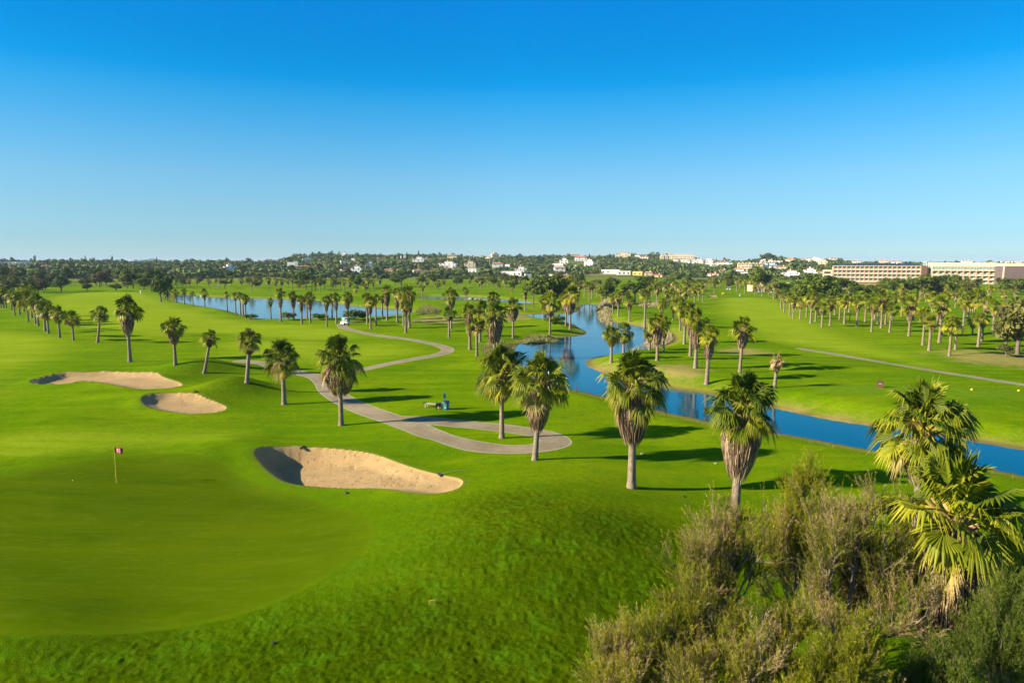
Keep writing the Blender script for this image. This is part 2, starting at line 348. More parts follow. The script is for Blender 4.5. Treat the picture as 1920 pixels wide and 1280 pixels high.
def water_mat():
    m, n, b, out = newmat('water'); q = N(n)
    c = q.mix(q.rng(q.noise(.03, 3), .35, .65), (.0, .060, .115), (.0, .08, .14))
    n.links.new(c, b.inputs['Base Color']); b.inputs['Roughness'].default_value = .05; b.inputs['IOR'].default_value = 1.33; b.inputs['Specular IOR Level'].default_value = .5
    hh = q.math('ADD', q.math('MULTIPLY', q.noise(3.2, 3, .6, stretch=((.5, 1.3, 1), .3)), .7), q.noise(.5, 2)); n.links.new(q.bump(hh, .12, .05), b.inputs['Normal']); return m
M['water'] = water_mat()
def leaf_mat(name, cols, trans=.35, gloss=.25, attr=True, rough=.45):
    """cols: dark, mid, yellow - mixed by the 'tint' of each leaf and a little by object"""
    m, n, b, out = newmat(name); q = N(n)
    t = q.math('ADD', q.attr('tint'), q.rng(q.rand(), 0, 1, -.14, .14))
    c = q.mix(q.rng(t, 0, .5), cols[0], cols[1]); c = q.mix(q.rng(t, .5, 1.), c, cols[2])
    if len(cols) > 3: c = q.mix(q.rng(t, 1.15, 1.7), c, cols[3])
    n.links.new(c, b.inputs['Base Color']); b.inputs['Roughness'].default_value = rough; b.inputs['Specular IOR Level'].default_value = gloss
    tr = n.nodes.new('ShaderNodeBsdfTranslucent'); n.links.new(q.mix(1., c, (1.1, 1.15, .5), 'MULTIPLY'), tr.inputs[0])
    ms = n.nodes.new('ShaderNodeMixShader'); ms.inputs[0].default_value = trans
    n.links.new(b.outputs[0], ms.inputs[1]); n.links.new(tr.outputs[0], ms.inputs[2]); n.links.new(ms.outputs[0], out.inputs[0]); return m
M['frond'] = leaf_mat('palm_frond', [(.045, .08, .005), (.15, .18, .006), (.40, .36, .018), (.40, .27, .12)], .22, .16, rough=.5)
M['dead'] = leaf_mat('dead_frond', [(.10, .060, .035), (.27, .175, .11), (.50, .37, .26)], .12, .1, rough=.8)
M['dying'] = leaf_mat('dying_frond', [(.25, .14, .06), (.38, .24, .11), (.45, .33, .16)], .2, .1, rough=.8)
M['pine'] = leaf_mat('pine_foliage', [(.03, .055, .006), (.075, .11, .01), (.14, .17, .018)], .12, .15, rough=.6)
M['bushy'] = leaf_mat('bush_foliage', [(.035, .065, .008), (.09, .13, .015), (.17, .21, .025)], .2, .15, rough=.6)
M['olive'] = leaf_mat('olive_foliage', [(.06, .075, .025), (.155, .15, .035), (.24, .21, .06)], .2, .1, rough=.7)
M['brownish'] = leaf_mat('brown_foliage', [(.07, .055, .03), (.13, .11, .045), (.17, .16, .05)], .15, .1, rough=.7)
M['yellowtree'] = leaf_mat('yellow_foliage', [(.14, .14, .01), (.28, .26, .015), (.42, .38, .02)], .3, .1, rough=.7)
M['feather'] = leaf_mat('feathery_shoots', [(.06, .075, .004), (.19, .205, .008), (.36, .34, .02), (.30, .22, .11)], .3, .15, rough=.6)
M['feather_dry'] = leaf_mat('dry_shoots', [(.10, .068, .025), (.28, .20, .085), (.44, .33, .16)], .2, .1, rough=.8)
M['reed'] = leaf_mat('reed', [(.22, .17, .07), (.40, .33, .17), (.54, .46, .28)], .25, .1, rough=.8)
M['greenreed'] = leaf_mat('green_reed', [(.11, .12, .03), (.22, .22, .07), (.38, .34, .16)], .25, .1, rough=.8)
def wood_far():
    m, n, b, out = newmat('hill_woodland'); q = N(n)
    t = q.attr('tint'); c = q.mix(q.rng(t, 0, .5), (.05, .085, .022), (.10, .14, .03)); c = q.mix(q.rng(t, .5, 1.), c, (.16, .17, .04))
    n.links.new(c, b.inputs['Base Color']); b.inputs['Roughness'].default_value = .9; b.inputs['Specular IOR Level'].default_value = .05; return m
M['wood_far'] = wood_far()
def trunk_mat():
    m, n, b, out = newmat('palm_trunk'); q = N(n)
    rings = q.noise(1., 3, .5, stretch=((1.5, 1.5, 26), 0)); c = q.mix(q.rng(rings, .35, .65), (.16, .12, .085), (.30, .24, .18))
    c = q.mix(q.rng(q.noise(1.2, 4), .4, .6, 0., .5), c, (.22, .15, .10))
    n.links.new(c, b.inputs['Base Color']); b.inputs['Roughness'].default_value = .9; b.inputs['Specular IOR Level'].default_value = .1
    n.links.new(q.bump(rings, .5, .03), b.inputs['Normal']); return m
M['trunk'] = trunk_mat()
M['bark'] = simple('bark', (.17, .13, .10), .9, .35, 6, bump=.4, spec=.1)
M['greybark'] = simple('grey_bark', (.20, .16, .12), .9, .3, 6, bump=.4, spec=.1)
M['white'] = simple('white_render', (.80, .78, .73), .8, .06, .4, spec=.2)
M['cream'] = simple('cream_render', (.72, .58, .38), .8, .08, .4, spec=.2)
M['yellow'] = simple('yellow_render', (.72, .52, .14), .8, .08, .4, spec=.2)
M['earth'] = simple('orange_render', (.60, .30, .15), .8, .1, .4, spec=.2)
M['pinkr'] = simple('pink_render', (.62, .46, .33), .8, .06, .4, spec=.2)
M['redr'] = simple('red_render', (.50, .29, .20), .8, .08, .4, spec=.2)
M['shadebrownr'] = simple('shaded_brown_render', (.13, .07, .06), .85, .08, .3, spec=.2)  # brown end walls, with their shade put into the colour
M['mauve'] = simple('shaded_mauve_render', (.14, .10, .10), .85, .08, .3, spec=.2)  # the wing's shade is darkened into this wall colour
M['sandr'] = simple('sand_render', (.68, .47, .26), .85, .08, .4, spec=.2)
M['tile'] = simple('terracotta', (.50, .19, .09), .85, .25, 1.5, spec=.2)
M['glass'] = simple('window_glass', (.05, .07, .07), .08, .3, .6, spec=.8)
M['glasspale'] = simple('pale_glass', (.22, .30, .30), .1, .3, .6, spec=.8)
M['curtain'] = simple('balcony_glass', (.36, .39, .29), .35, .4, .9, spec=.6)
M['bluer'] = simple('blue_roof', (.10, .20, .33), .5, .15, 1, spec=.4)
M['solar'] = simple('solar_panel', (.03, .04, .07), .25, .2, 2, spec=.6)
M['cartwhite'] = simple('white_plastic', (.80, .80, .78), .3, .04, 2, spec=.5, coat=.3)
M['black'] = simple('black_rubber', (.02, .02, .02), .7, .2, 5)
M['seat'] = simple('cream_vinyl', (.45, .38, .28), .6, .1, 5)
M['steel'] = simple('steel', (.35, .36, .36), .4, .1, 5, metal=.7)
M['timber'] = simple('weathered_timber', (.36, .33, .21), .8, .2, 8, bump=.3)
M['darkiron'] = simple('dark_iron', (.035, .035, .035), .6, .2, 6)
M['teal'] = simple('teal_plastic', (.02, .16, .18), .4, .15, 4, spec=.5)
M['tealpale'] = simple('pale_teal_plastic', (.35, .60, .52), .4, .1, 4, spec=.5)
M['red'] = simple('red_cloth', (.62, .015, .03), .7, .12, 5)
M['whitecloth'] = simple('white_cloth', (.85, .80, .82), .7, .05, 5)
M['yellowpole'] = simple('yellow_pole', (.62, .56, .06), .4, .06, 5, spec=.5)
M['orange'] = simple('orange_plastic', (.75, .20, .04), .5, .06, 5)
M['yellowpl'] = simple('yellow_plastic', (.80, .62, .03), .5, .06, 5)
M['signbrown'] = simple('brown_sign', (.12, .045, .03), .6, .15, 6)
M['skin'] = simple('skin', (.45, .27, .18), .6, .08, 5)
M['bluecloth'] = simple('blue_cloth', (.06, .10, .18), .8, .1, 5)
M['platecol'] = simple('pale_plate', (.26, .30, .16), .8, .1, 5)
M['rock'] = simple('rock', (.30, .26, .20), .9, .35, 2, bump=.6)
M['redpaint'] = simple('red_paint', (.55, .07, .03), .5, .1, 5)
M['farhill'] = simple('far_hill_scrub', (.05, .085, .06), .95, .2, .01)

# ------------------------------------------------------------------ mesh helpers
def mesh_np(name, V, faces, mats, attrs=None, smooth=False, fmat=None):
    """faces: list of (k, int array (n,k), material index)"""
    me = bpy.data.meshes.new(name); V = np.asarray(V, np.float32)
    me.vertices.add(len(V)); me.vertices.foreach_set('co', V.ravel())
    li, ls, lt, mi = [], [], [], []; off = 0
    for k, A, m_ in faces:
        A = np.asarray(A, np.int32).reshape(-1, k)
        if len(A) == 0: continue
        li.append(A.ravel()); ls.append(off+np.arange(len(A), dtype=np.int32)*k); lt.append(np.full(len(A), k, np.int32)); mi.append(np.full(len(A), m_, np.int32)); off += A.size
    li = np.concatenate(li); ls = np.concatenate(ls); lt = np.concatenate(lt); mi = np.concatenate(mi)
    me.loops.add(len(li)); me.loops.foreach_set('vertex_index', li)
    me.polygons.add(len(ls)); me.polygons.foreach_set('loop_start', ls); me.polygons.foreach_set('loop_total', lt); me.polygons.foreach_set('material_index', mi)
    me.polygons.foreach_set('use_smooth', np.full(len(ls), smooth, bool))
    for m_ in mats: me.materials.append(m_)
    for nm, arr in (attrs or {}).items():
        a = me.attributes.new(nm, 'FLOAT', 'POINT'); a.data.foreach_set('value', np.asarray(arr, np.float32))
    me.update(calc_edges=True); return me
def link(name, me, parent=None, **kw):
    o = bpy.data.objects.new(name, me); COL.objects.link(o)
    if parent is not None: o.parent = parent
    for k, v in kw.items(): o[k] = v
    return o
def empty(name, loc, label, cat, group=None, rz=0.):
    o = bpy.data.objects.new(name, None); COL.objects.link(o); o.location = loc; o.rotation_euler = (0, 0, rz); o.empty_display_size = .3
    o['label'] = label; o['category'] = cat
    if group: o['group'] = group
    return o
class MB:
    """collects shapes for one mesh"""
    def __init__(s): s.V = []; s.F = {3: [], 4: []}; s.n = 0; s.t = []
    def add(s, V, F, tint=0.5):
        V = np.asarray(V, float); F = np.asarray(F, int)
        if len(V) == 0: return s
        s.V.append(V); s.F[F.shape[1]].append(F+s.n); s.t.append(np.broadcast_to(np.asarray(tint, float), (len(V),)).copy()); s.n += len(V); return s
    def box(s, x0, x1, y0, y1, z0, z1, M4=None, tint=.5):
        V = np.array([(x, y, z) for z in (z0, z1) for y in (y0, y1) for x in (x0, x1)], float)
        if M4 is not None: V = V@np.array(M4.to_3x3()).T+np.array(M4.translation)
        return s.add(V, [(0, 2, 3, 1), (4, 5, 7, 6), (0, 1, 5, 4), (2, 6, 7, 3), (0, 4, 6, 2), (1, 3, 7, 5)], tint)
    def tube(s, pts, rads, k=8, cap=True, tint=.5):
        pts = np.asarray(pts, float); rads = np.asarray(rads, float); n = len(pts)
        T = np.gradient(pts, axis=0); T /= np.linalg.norm(T, axis=1)[:, None]+1e-9
        up = np.array([0, 0, 1.]) if abs(T[0, 2]) < .9 else np.array([1., 0, 0])
        A = np.cross(T, up); A /= np.linalg.norm(A, axis=1)[:, None]+1e-9; B = np.cross(T, A)
        th = np.arange(k)*2*PI/k
        V = pts[:, None]+rads[:, None, None]*(np.cos(th)[None, :, None]*A[:, None]+np.sin(th)[None, :, None]*B[:, None])
        i = np.arange(n-1)[:, None]*k; j = np.arange(k)[None]; j2 = (j+1) % k
        Q = np.stack([i+j, i+j2, i+k+j2, i+k+j], -1).reshape(-1, 4)
        b0 = s.n; s.add(V.reshape(-1, 3), Q, tint)
        if cap:
            for r0, c in ((0, pts[0]), ((n-1)*k, pts[-1])):
                nb = s.n; s.V.append(np.array([c])); s.t.append(np.array([float(np.mean(tint))])); s.n += 1
                jj = np.arange(k); s.F[3].append(np.stack([b0+r0+jj, b0+r0+(jj+1) % k, np.full(k, nb)], -1))
        return s
    def sphere(s, c, r, sz=1., nu=10, nv=7, tint=.5):
        th = np.linspace(.02, PI-.02, nv); ph = np.arange(nu)*2*PI/nu
        V = np.array([(c[0]+r*math.sin(t)*math.cos(p), c[1]+r*math.sin(t)*math.sin(p), c[2]+r*sz*math.cos(t)) for t in th for p in ph])
        i = np.arange(nv-1)[:, None]*nu; j = np.arange(nu)[None]; return s.add(V, np.stack([i+j, i+nu+j, i+nu+(j+1) % nu, i+(j+1) % nu], -1).reshape(-1, 4), tint)
    def mesh(s, name, mat, smooth=False):
        mats = mat if isinstance(mat, list) else [mat]
        fs = [(k, np.concatenate(s.F[k]), 0) for k in (3, 4) if s.F[k]]
        return mesh_np(name, np.concatenate(s.V), fs, mats, {'tint': np.concatenate(s.t)}, smooth)
    def build(s, name, mat, parent=None, smooth=False, **kw): return link(name, s.mesh(name, mat, smooth), parent, **kw)

# ------------------------------------------------------------------ terrain
def build_terrain():
    A = list(np.arange(-42, 42.001, .1)); A += list(np.arange(45, 318, 3.)); ang = np.radians(np.array(A)); nc = len(ang)
    r = [1.5, 5, 9, 12, 14.5, 16.5]; 
    while r[-1] < 9000:
        q = r[-1]; d = min(max(q*q/14*.0016, .04), 3.) if q < 420 else (5 if q < 700 else (11 if q < 1500 else q*.12))
        r.append(q+d)
    r = np.array(r); nr = len(r)
    X = (r[:, None]*np.sin(ang)[None]).ravel(); Y = (r[:, None]*np.cos(ang)[None]).ravel()
    fl = fields(X, Y); Z = H(X, Y, fl); sw, sb, bi, dep, pd, P = fl
    gd = polysdf(P, GREEN, 8); tee = polysdf(P, TEE, 8)
    fair = np.full(len(X), 14.)
    for q in FAIRS: fair = np.minimum(fair, polysdf(P, q))
    dry = np.zeros(len(X))
    for a, b, c in DRYP: dry = np.maximum(dry, np.exp(-((X-a)**2+((Y-b)*.8)**2)/c**2))
    rr = np.hypot(X, Y)
    hill = sstep(470, 640, rr+25*vnoise(X/60, Y/60, 2))
    rough = roughness(X, Y)
    near = 1-sstep(22, 52, rr)  # foreground darkening of the turf colour, partly painted vignette
    AT = np.c_[X, Y, Z, sw, sb, pd, gd, tee, fair, dry, hill, rough, near, bi]
    i = np.arange(nr-1)[:, None]*nc; j = np.arange(nc)[None]; j2 = (j+1) % nc
    Q = np.stack([i+j, i+j2, i+nc+j2, i+nc+j], -1).reshape(-1, 4)
    # where no class changes inside a quad it stays a quad, else two triangles to clip
    cls = np.stack([AT[:, 4] < -.0, AT[:, 5] < 0, AT[:, 6] < 0], 1)
    c4 = cls[Q]; same = (c4 == c4[:, :1]).all(axis=(1, 2))
    Tq = Q[~same]; T = np.concatenate([Tq[:, [0, 1, 2]], Tq[:, [0, 2, 3]]]); Q = Q[same]
    def clip(AT, T, f):
        s = AT[:, f] < 0; k = s[T].sum(1)
        inn = T[k == 3]; out = T[k == 0]
        AT2 = AT; ins, outs = [inn], [out]
        for want, single_in in ((1, True), (2, False)):
            S = T[k == want]
            if len(S) == 0: continue
            lone = (s[S] == single_in).argmax(1); a = S[np.arange(len(S)), lone]; b = S[np.arange(len(S)), (lone+1) % 3]; c = S[np.arange(len(S)), (lone+2) % 3]
            def cut(p, q):
                lo, hi = np.minimum(p, q), np.maximum(p, q); key = lo.astype(np.int64)*len(AT)+hi
                uq, ix, inv = np.unique(key, return_index=True, return_inverse=True)
                l_, h_ = lo[ix], hi[ix]; fa, fb = AT[l_, f], AT[h_, f]; t = (fa/(fa-fb))[:, None]
                return AT[l_]*(1-t)+AT[h_]*t, inv
            both, inv = cut(np.concatenate([a, a]), np.concatenate([b, c]))
            base_ = len(AT2); AT2 = np.vstack([AT2, both]); ab = base_+inv[:len(a)]; ac = base_+inv[len(a):]
            tri = np.stack([a, ab, ac], 1); quad = np.concatenate([np.stack([ab, b, c], 1), np.stack([ab, c, ac], 1)])
            (ins if single_in else outs).append(tri); (outs if single_in else ins).append(quad)
        return AT2, np.concatenate(ins), np.concatenate(outs)
    AT, sandT, T = clip(AT, T, 4); AT, pathT, T = clip(AT, T, 5); AT, greenT, T = clip(AT, T, 6)
    q0 = Q[:, 0]; sandQ = AT[q0, 4] < 0; pathQ = ~sandQ & (AT[q0, 5] < 0); greenQ = ~sandQ & ~pathQ & (AT[q0, 6] < 0); restQ = ~(sandQ | pathQ | greenQ)
    names = ['sdw', 'sdb', 'sdp', 'sdg', 'tee', 'fair', 'dry', 'hill', 'rough', 'near']
    def emit(name, Tt, Qq, mat, want, **kw):
        if len(Tt)+len(Qq) == 0: return
        used = np.unique(np.concatenate([Tt.ravel(), Qq.ravel()])); mp = np.full(len(AT), -1, np.int64); mp[used] = np.arange(len(used))
        me = mesh_np(name, AT[used, :3], [(3, mp[Tt], 0), (4, mp[Qq], 0)], [mat], {n_: AT[used, 3+names.index(n_)] for n_ in want}, True)
        link(name, me, kind='structure', **kw)
    emit('ground', T, Q[restQ], M['grass'], names)
    emit('path', pathT, Q[pathQ], M['path'], ['sdp'])
    emit('putting_green', greenT, Q[greenQ], M['green'], ['sdg'])
    bT = np.rint(AT[sandT[:, 0], 13]).astype(int); bQ = np.rint(AT[Q[sandQ][:, 0], 13]).astype(int)
    for k in range(len(BUNKP)):
        emit('sand_bunker', sandT[bT == k], Q[sandQ][bQ == k], M['sand'], ['sdb'])
build_terrain()
def build_water(name, poly):
    q = np.array(poly); c = q.copy()
    # grow the sheet under the bank
    d = np.roll(q, -1, 0)-np.roll(q, 1, 0); nrm = np.c_[d[:, 1], -d[:, 0]]; nrm /= np.linalg.norm(nrm, axis=1)[:, None]+1e-9
    area = .5*np.sum(q[:, 0]*np.roll(q[:, 1], -1)-np.roll(q[:, 0], -1)*q[:, 1])
    c = q+nrm*(.7 if area > 0 else -.7)
    me = bpy.data.meshes.new(name); V = [(x, y, WZ) for x, y in c]
    me.from_pydata(V, [], [list(range(len(V)))[::1 if area > 0 else -1]]); me.materials.append(M['water']); me.update()
    return link(name, me, kind='structure')
build_water('lake', LAKE); build_water('pond', POND); build_water('pond', RPOND); build_water('river', RIVER)
# the faint blue hill beyond the left ridge
mb = MB(); gx = np.linspace(-1, 1, 40); prof = np.maximum(0, 1-np.abs(gx)**2.2)*(1+.12*np.sin(gx*7))
V = []; 
for yy, k in ((0, 0), (250, 1), (700, 0)):
    for g_, p_ in zip(gx, prof): V.append((g_*112, yy, 34*p_*k-4))
mb.add(V, [(a*40+i, a*40+i+1, (a+1)*40+i+1, (a+1)*40+i) for a in range(2) for i in range(39)])
o = mb.build('distant_hill', M['farhill'], None, True, kind='structure'); X_, Y_, _ = at_depth(240, 489, 4200); o.location = (X_, Y_, 0)

# ------------------------------------------------------------------ palms
def rot_frond(P, elv, az, roll=0.):
    """P (...,3) in frond frame (x forward, z up) -> world, elevation then azimuth"""
    x, y, z = P[..., 0], P[..., 1], P[..., 2]
    y, z = y*math.cos(roll)-z*math.sin(roll), y*math.sin(roll)+z*math.cos(roll)
    x, z = x*math.cos(elv)-z*math.sin(elv), x*math.sin(elv)+z*math.cos(elv)
    x, y = x*math.cos(az)-y*math.sin(az), x*math.sin(az)+y*math.cos(az)
    return np.stack([x, y, z], -1)
def crown_mesh(name, nf, ns, seed, fine=True, petiole=True, emin=-56, emax=84, hang=1.):
    r = np.random.default_rng(seed); mb = MB()
    for i in range(nf):
        k = (i+.5)/nf; elv = R(emax+(emin-emax)*k**.95+r.normal(0, 10)); az = i*2.39996+r.normal(0, .35)
        p = r.uniform(.40, .66)*(1-.18*max(0, math.sin(elv))); L = r.uniform(.40, .60)
        if k > .62: L *= .9
        tintb = r.uniform(.05, .62)+(.55*max(0, k-.40))+(.85 if k > .80 and r.random() < .5 else 0)
        ha = r.uniform(1.5, 2.2)
        a = np.linspace(-ha, ha, ns)+r.normal(0, .02, ns); da = ha/ns*1.06
        Ls = L*(.70+.30*np.cos(a/1.4))*(1+r.normal(0, .05, ns))
        fold = r.uniform(.15, .5)          # the two halves of a fan fold up from the rib
        def P(rad, ang, lift):
            x = p+rad*np.cos(ang); y = rad*np.sin(ang)*math.cos(fold); z = lift+np.abs(rad*np.sin(ang))*math.sin(fold)-.12*(rad/L)**2*L
            return np.stack([x, y, z], -1)
        m = .62*Ls
        b0 = P(.05*L+0*a, a, 0); mL = P(m, a-da, 0); mR = P(m, a+da, 0); mC = P(m, a, .030*L*(1 if fine else 0)); t = P(Ls, a, 0)
        roll = r.normal(0, .6)
        arr = [rot_frond(q, elv, az, roll) for q in (b0, mL, mR, mC, t)]
        ce = math.cos(elv); sagp = .16*ce*p
        droop = r.uniform(.10, .34)*hang
        for q, s_ in zip(arr, (0, .35, .35, .35, 1.)): q[..., 2] -= droop*s_*L*(.5+.9*ce)+sagp
        arr[4][..., 2] -= r.random(ns)*.14*hang*(.4+ce)
        arr[4][..., :2] *= (1-.05*r.random(ns))[:, None]
        n0 = np.arange(ns)
        tn = np.clip(tintb+r.normal(0, .07, ns), 0, 1.9)
        o = ns
        if fine:
            V = np.concatenate(arr); T_ = np.concatenate([tn-.15, tn, tn, tn-.1, tn+.30])
            Fc = np.concatenate([np.stack([n0, n0+o, n0+3*o], 1), np.stack([n0, n0+3*o, n0+2*o], 1), np.stack([n0+o, n0+4*o, n0+3*o], 1), np.stack([n0+3*o, n0+4*o, n0+2*o], 1)])
            mb.add(V, Fc, T_)
        else:
            V = np.concatenate([arr[0], arr[1], arr[2], arr[4]])
            mb.add(V, np.stack([n0, n0+2*o, n0+3*o, n0+o], 1), np.concatenate([tn-.1, tn, tn, tn+.25]))
        if petiole:
            s = np.linspace(0, 1, 5); C = np.stack([p*s*1.08, 0*s, 0*s], -1); C = rot_frond(C, elv, az); C[:, 2] -= sagp*s**2
            mb.tube(C, .017-.008*s, 3, False, .8 if tintb < 1 else 1.5)
    for i in range(5):
        az = r.random()*6.28; e_ = r.uniform(.1, .3); C = np.array([(0, 0, 0), (e_*.4*math.cos(az), e_*.4*math.sin(az), .4), (e_*math.cos(az), e_*math.sin(az), .85)]); mb.tube(C, [.03, .035, .004], 3, False, .4)
    # leaf bases in the heart
    for i in range(26 if fine else 10):
        az = r.random()*6.28; e_ = r.uniform(-.3, .8); mb.tube([(0, 0, -.22), (.16*math.cos(az), .16*math.sin(az), -.15+.2*e_), (.36*math.cos(az), .36*math.sin(az), .25*e_)], [.06, .035, .012], 4, False, r.uniform(1.2, 1.9))
    return mb.mesh(name, M['frond'])
def skirt_mesh(name, ns, seed, full=1.):
    r = np.random.default_rng(seed); mb = MB()
    def prof(z):   # z 0..-1
        return np.interp(-z, [0, .15, .4, .7, .9, 1.0], [.72, .98, 1.0, .80, .60, .42])
    # inner body so no sky shows through
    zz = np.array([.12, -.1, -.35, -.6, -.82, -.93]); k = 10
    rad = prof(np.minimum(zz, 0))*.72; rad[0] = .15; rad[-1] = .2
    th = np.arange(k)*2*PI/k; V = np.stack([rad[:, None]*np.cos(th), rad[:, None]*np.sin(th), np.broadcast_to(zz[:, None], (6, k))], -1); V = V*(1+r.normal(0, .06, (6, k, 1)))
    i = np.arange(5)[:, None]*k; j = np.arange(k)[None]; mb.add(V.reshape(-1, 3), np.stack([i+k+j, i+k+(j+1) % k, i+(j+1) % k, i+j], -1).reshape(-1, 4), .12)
    wd = 1.25/math.sqrt(ns)
    for i in range(ns):
        z0 = .08-r.random()**.9*.72; az = r.random()*2*PI; L = .22+.30*r.random(); z1 = max(z0-L, -1.-.12*r.random()); 
        s = np.array([0, .35, .7, 1.]); z = z0+(z1-z0)*s; rr = prof(np.clip(z, -1, 0))*(.86+.2*r.random())+.05*s*r.normal(); rr[0] *= .62
        ang = az+s*r.normal(0, .12); wv = np.array([.5, 1, .8, .12])*wd*(.6+.8*r.random())/1.
        tw = az+PI/2+r.normal(0, .8)
        c = np.stack([rr*np.cos(ang), rr*np.sin(ang), z], -1); dx = np.stack([np.cos(tw)*wv, np.sin(tw)*wv, 0*wv], -1)
        V = np.concatenate([c-dx, c+dx]); n0 = np.arange(3); t = r.random()**1.2
        mb.add(V, np.stack([n0, n0+1, n0+5, n0+4], 1), np.clip(t+np.concatenate([[-.1, 0, .1, .15]]*2), 0, 1))
    return mb.mesh(name, M['dead'])
def trunk_mesh(name, k, seed, rings=12):
    r = np.random.default_rng(seed); mb = MB(); z = np.linspace(0, 1, rings); z = z**1.3
    rad = np.interp(z, [0, .03, .12, .4, 1], [1.45, 1.25, 1.05, .92, .80])*(1+r.normal(0, .02, rings))
    bx = .0*z; c = np.stack([bx, bx, z], -1); mb.tube(c, rad, k, False); return mb.mesh(name, M['trunk'], True)
CROWN = {3: [crown_mesh('palm_crown', 42, 26, 100+i) for i in range(6)], 2: [crown_mesh('palm_crown', 27, 11, 200+i, False) for i in range(7)], 1: [crown_mesh('palm_crown', 18, 7, 300+i, False, False) for i in range(6)]}
DYING = crown_mesh('palm_crown', 15, 9, 77, False, True, -80, 50, 1.8)
SKIRT = {3: [skirt_mesh('palm_skirt', 1900, 10+i) for i in range(4)], 2: [skirt_mesh('palm_skirt', 420, 20+i) for i in range(4)], 1: [skirt_mesh('palm_skirt', 60, 30+i) for i in range(3)]}
TRUNK = {3: trunk_mesh('palm_trunk', 14, 1, 18), 2: trunk_mesh('palm_trunk', 9, 2, 8), 1: trunk_mesh('palm_trunk', 6, 3, 5)}
ORD = ['first', 'second', 'third', 'fourth', 'fifth', 'sixth', 'seventh', 'eighth', 'ninth', 'tenth', 'eleventh', 'twelfth', 'thirteenth', 'fourteenth', 'fifteenth', 'sixteenth', 'seventeenth', 'eighteenth', 'nineteenth']
TENS = {20: 'twent', 30: 'thirt', 40: 'fort', 50: 'fift', 60: 'sixt', 70: 'sevent', 80: 'eight', 90: 'ninet'}
def ordn(i):
    i += 1
    if i < 20: return ORD[i-1]
    if i >= 100: return 'one hundred '+('and '+ordn(i-101) if i > 100 else 'th')
    t = TENS[i//10*10]
    return t+'ieth' if i % 10 == 0 else t+'y-'+ORD[i % 10-1]
NP = [0]
def palm(px, py, top, wpx, label, group=None, skirt=None, topx=None, sw=None, lod=None, X=None, Y=None, tr=None, dying=False, name='fan_palm'):
    """px,py base; top row of the crown; crown width and skirt bottom row in the photo -> metres"""
    if X is None: X, Y, z = base(px, py)
    else: z = ground(X, Y)
    i = NP[0]; NP[0] += 1; rr = random.Random(i*7+1)
    zt = CH+(CH*0)-0; dn = (F*ST+(top-640)*CT)/(F*CT-(top-640)*ST); zt = CH-Y*dn
    Rr = .5*wpx*depthf(Y, zt)/F
    zc = zt-1.02*Rr; Ht = zc-z
    if Ht < 1.2: Ht = 1.2; zc = z+Ht
    if skirt is not None: dn = (F*ST+(skirt-640)*CT)/(F*CT-(skirt-640)*ST); zs = CH-Y*dn
    else: zs = zc-Rr*rr.uniform(1.35, 1.75)
    zs = max(zs, z+.25*Ht)
    if lod is None: lod = 3 if Y < 75 else (2 if Y < 190 else 1)
    e = empty(name, (X, Y, z-.05), label, 'palm tree', group, rr.uniform(0, 6.28))
    lean = 0
    if topx is not None:
        Xt = (topx-960)*depthf(Y, zc)/F; lean = math.atan2(Xt-X, Ht)
    e.rotation_euler = (Matrix.Rotation(lean, 3, 'Y') @ Matrix.Rotation(e.rotation_euler.z, 3, 'Z')).to_euler()
    tr = tr or (.145+.011*Ht)*rr.uniform(.88, 1.12)
    t = link('trunk', TRUNK[lod], e); t.scale = (tr, tr, Ht+.05)
    c = link('crown', CROWN[lod][i % len(CROWN[lod])], e); c.location = (0, 0, Ht+.05); cw = 1.12 if lod == 3 else 1.17; c.scale = (Rr*cw, Rr*cw, Rr*rr.uniform(1.12, 1.25))
    swr = sw*.46*depthf(Y, zc)/F if sw else Rr*rr.uniform(.34, .48)
    s = link('dead_leaf_skirt', SKIRT[lod][i % len(SKIRT[lod])], e); top_ = zc-.30*Rr; s.location = (0, 0, top_-z+.05); s.scale = (swr, swr, max(.3, top_-zs))
    if dying:
        me = DYING; me.materials.clear(); me.materials.append(M['dying']); c.data = me
    return e
# the close palms, one by one: (base x, base y, crown top, crown width, skirt bottom, skirt width, crown x)
palm(1184, 914, 655, 122, 'tall fan palm with long grey skirt right of the paved loop', skirt=830, sw=66)
palm(1376, 972, 690, 136, 'large fan palm with thick hanging skirt rising behind the feathery bushes', skirt=892, sw=72, topx=1395)
palm(1003, 862, 655, 108, 'fan palm standing beside the curved end of the paved loop', skirt=806, sw=46, topx=1014)
palm(941, 821, 640, 108, 'fan palm on the grass island inside the paved loop', skirt=752, sw=38)
palm(640, 797, 624, 92, 'fan palm on the near side of the path, left of the loop', skirt=740, sw=58)
palm(533, 758, 632, 70, 'fan palm left of the path where it narrows, with a short brown skirt', skirt=708, sw=36)
palm(463, 717, 612, 46, 'slim fan palm on the mound at the left end of the path', skirt=664, sw=22, topx=468)
palm(383, 699, 613, 34, 'small leaning fan palm on the grassy mound by the bunker', skirt=650, sw=13, topx=395)
palm(329, 684, 590, 42, 'fan palm second to the right of the tallest left palm, drooping skirt', skirt=646, sw=20)
palm(244, 678, 551, 50, 'tallest fan palm on the left fairway with long egg-shaped skirt', skirt=628, sw=24)
palm(183, 642, 571, 30, 'small fan palm leaning slightly right on the left fairway', skirt=603, sw=11, topx=188)
X_, Y_, _ = at_depth(1712, 1063, 30.5)
palm(0, 0, 706, 176, 'big ragged fan palm at right standing in front of the canal', skirt=905, sw=66, X=X_, Y=Y_, lod=3)
X_, Y_, _ = at_depth(1775, 1200, 19.2)
palm(0, 0, 840, 255, 'nearest fan palm at lower right with huge fanned leaves and shaggy skirt', skirt=1225, sw=150, X=X_, Y=Y_, lod=3, tr=.33)
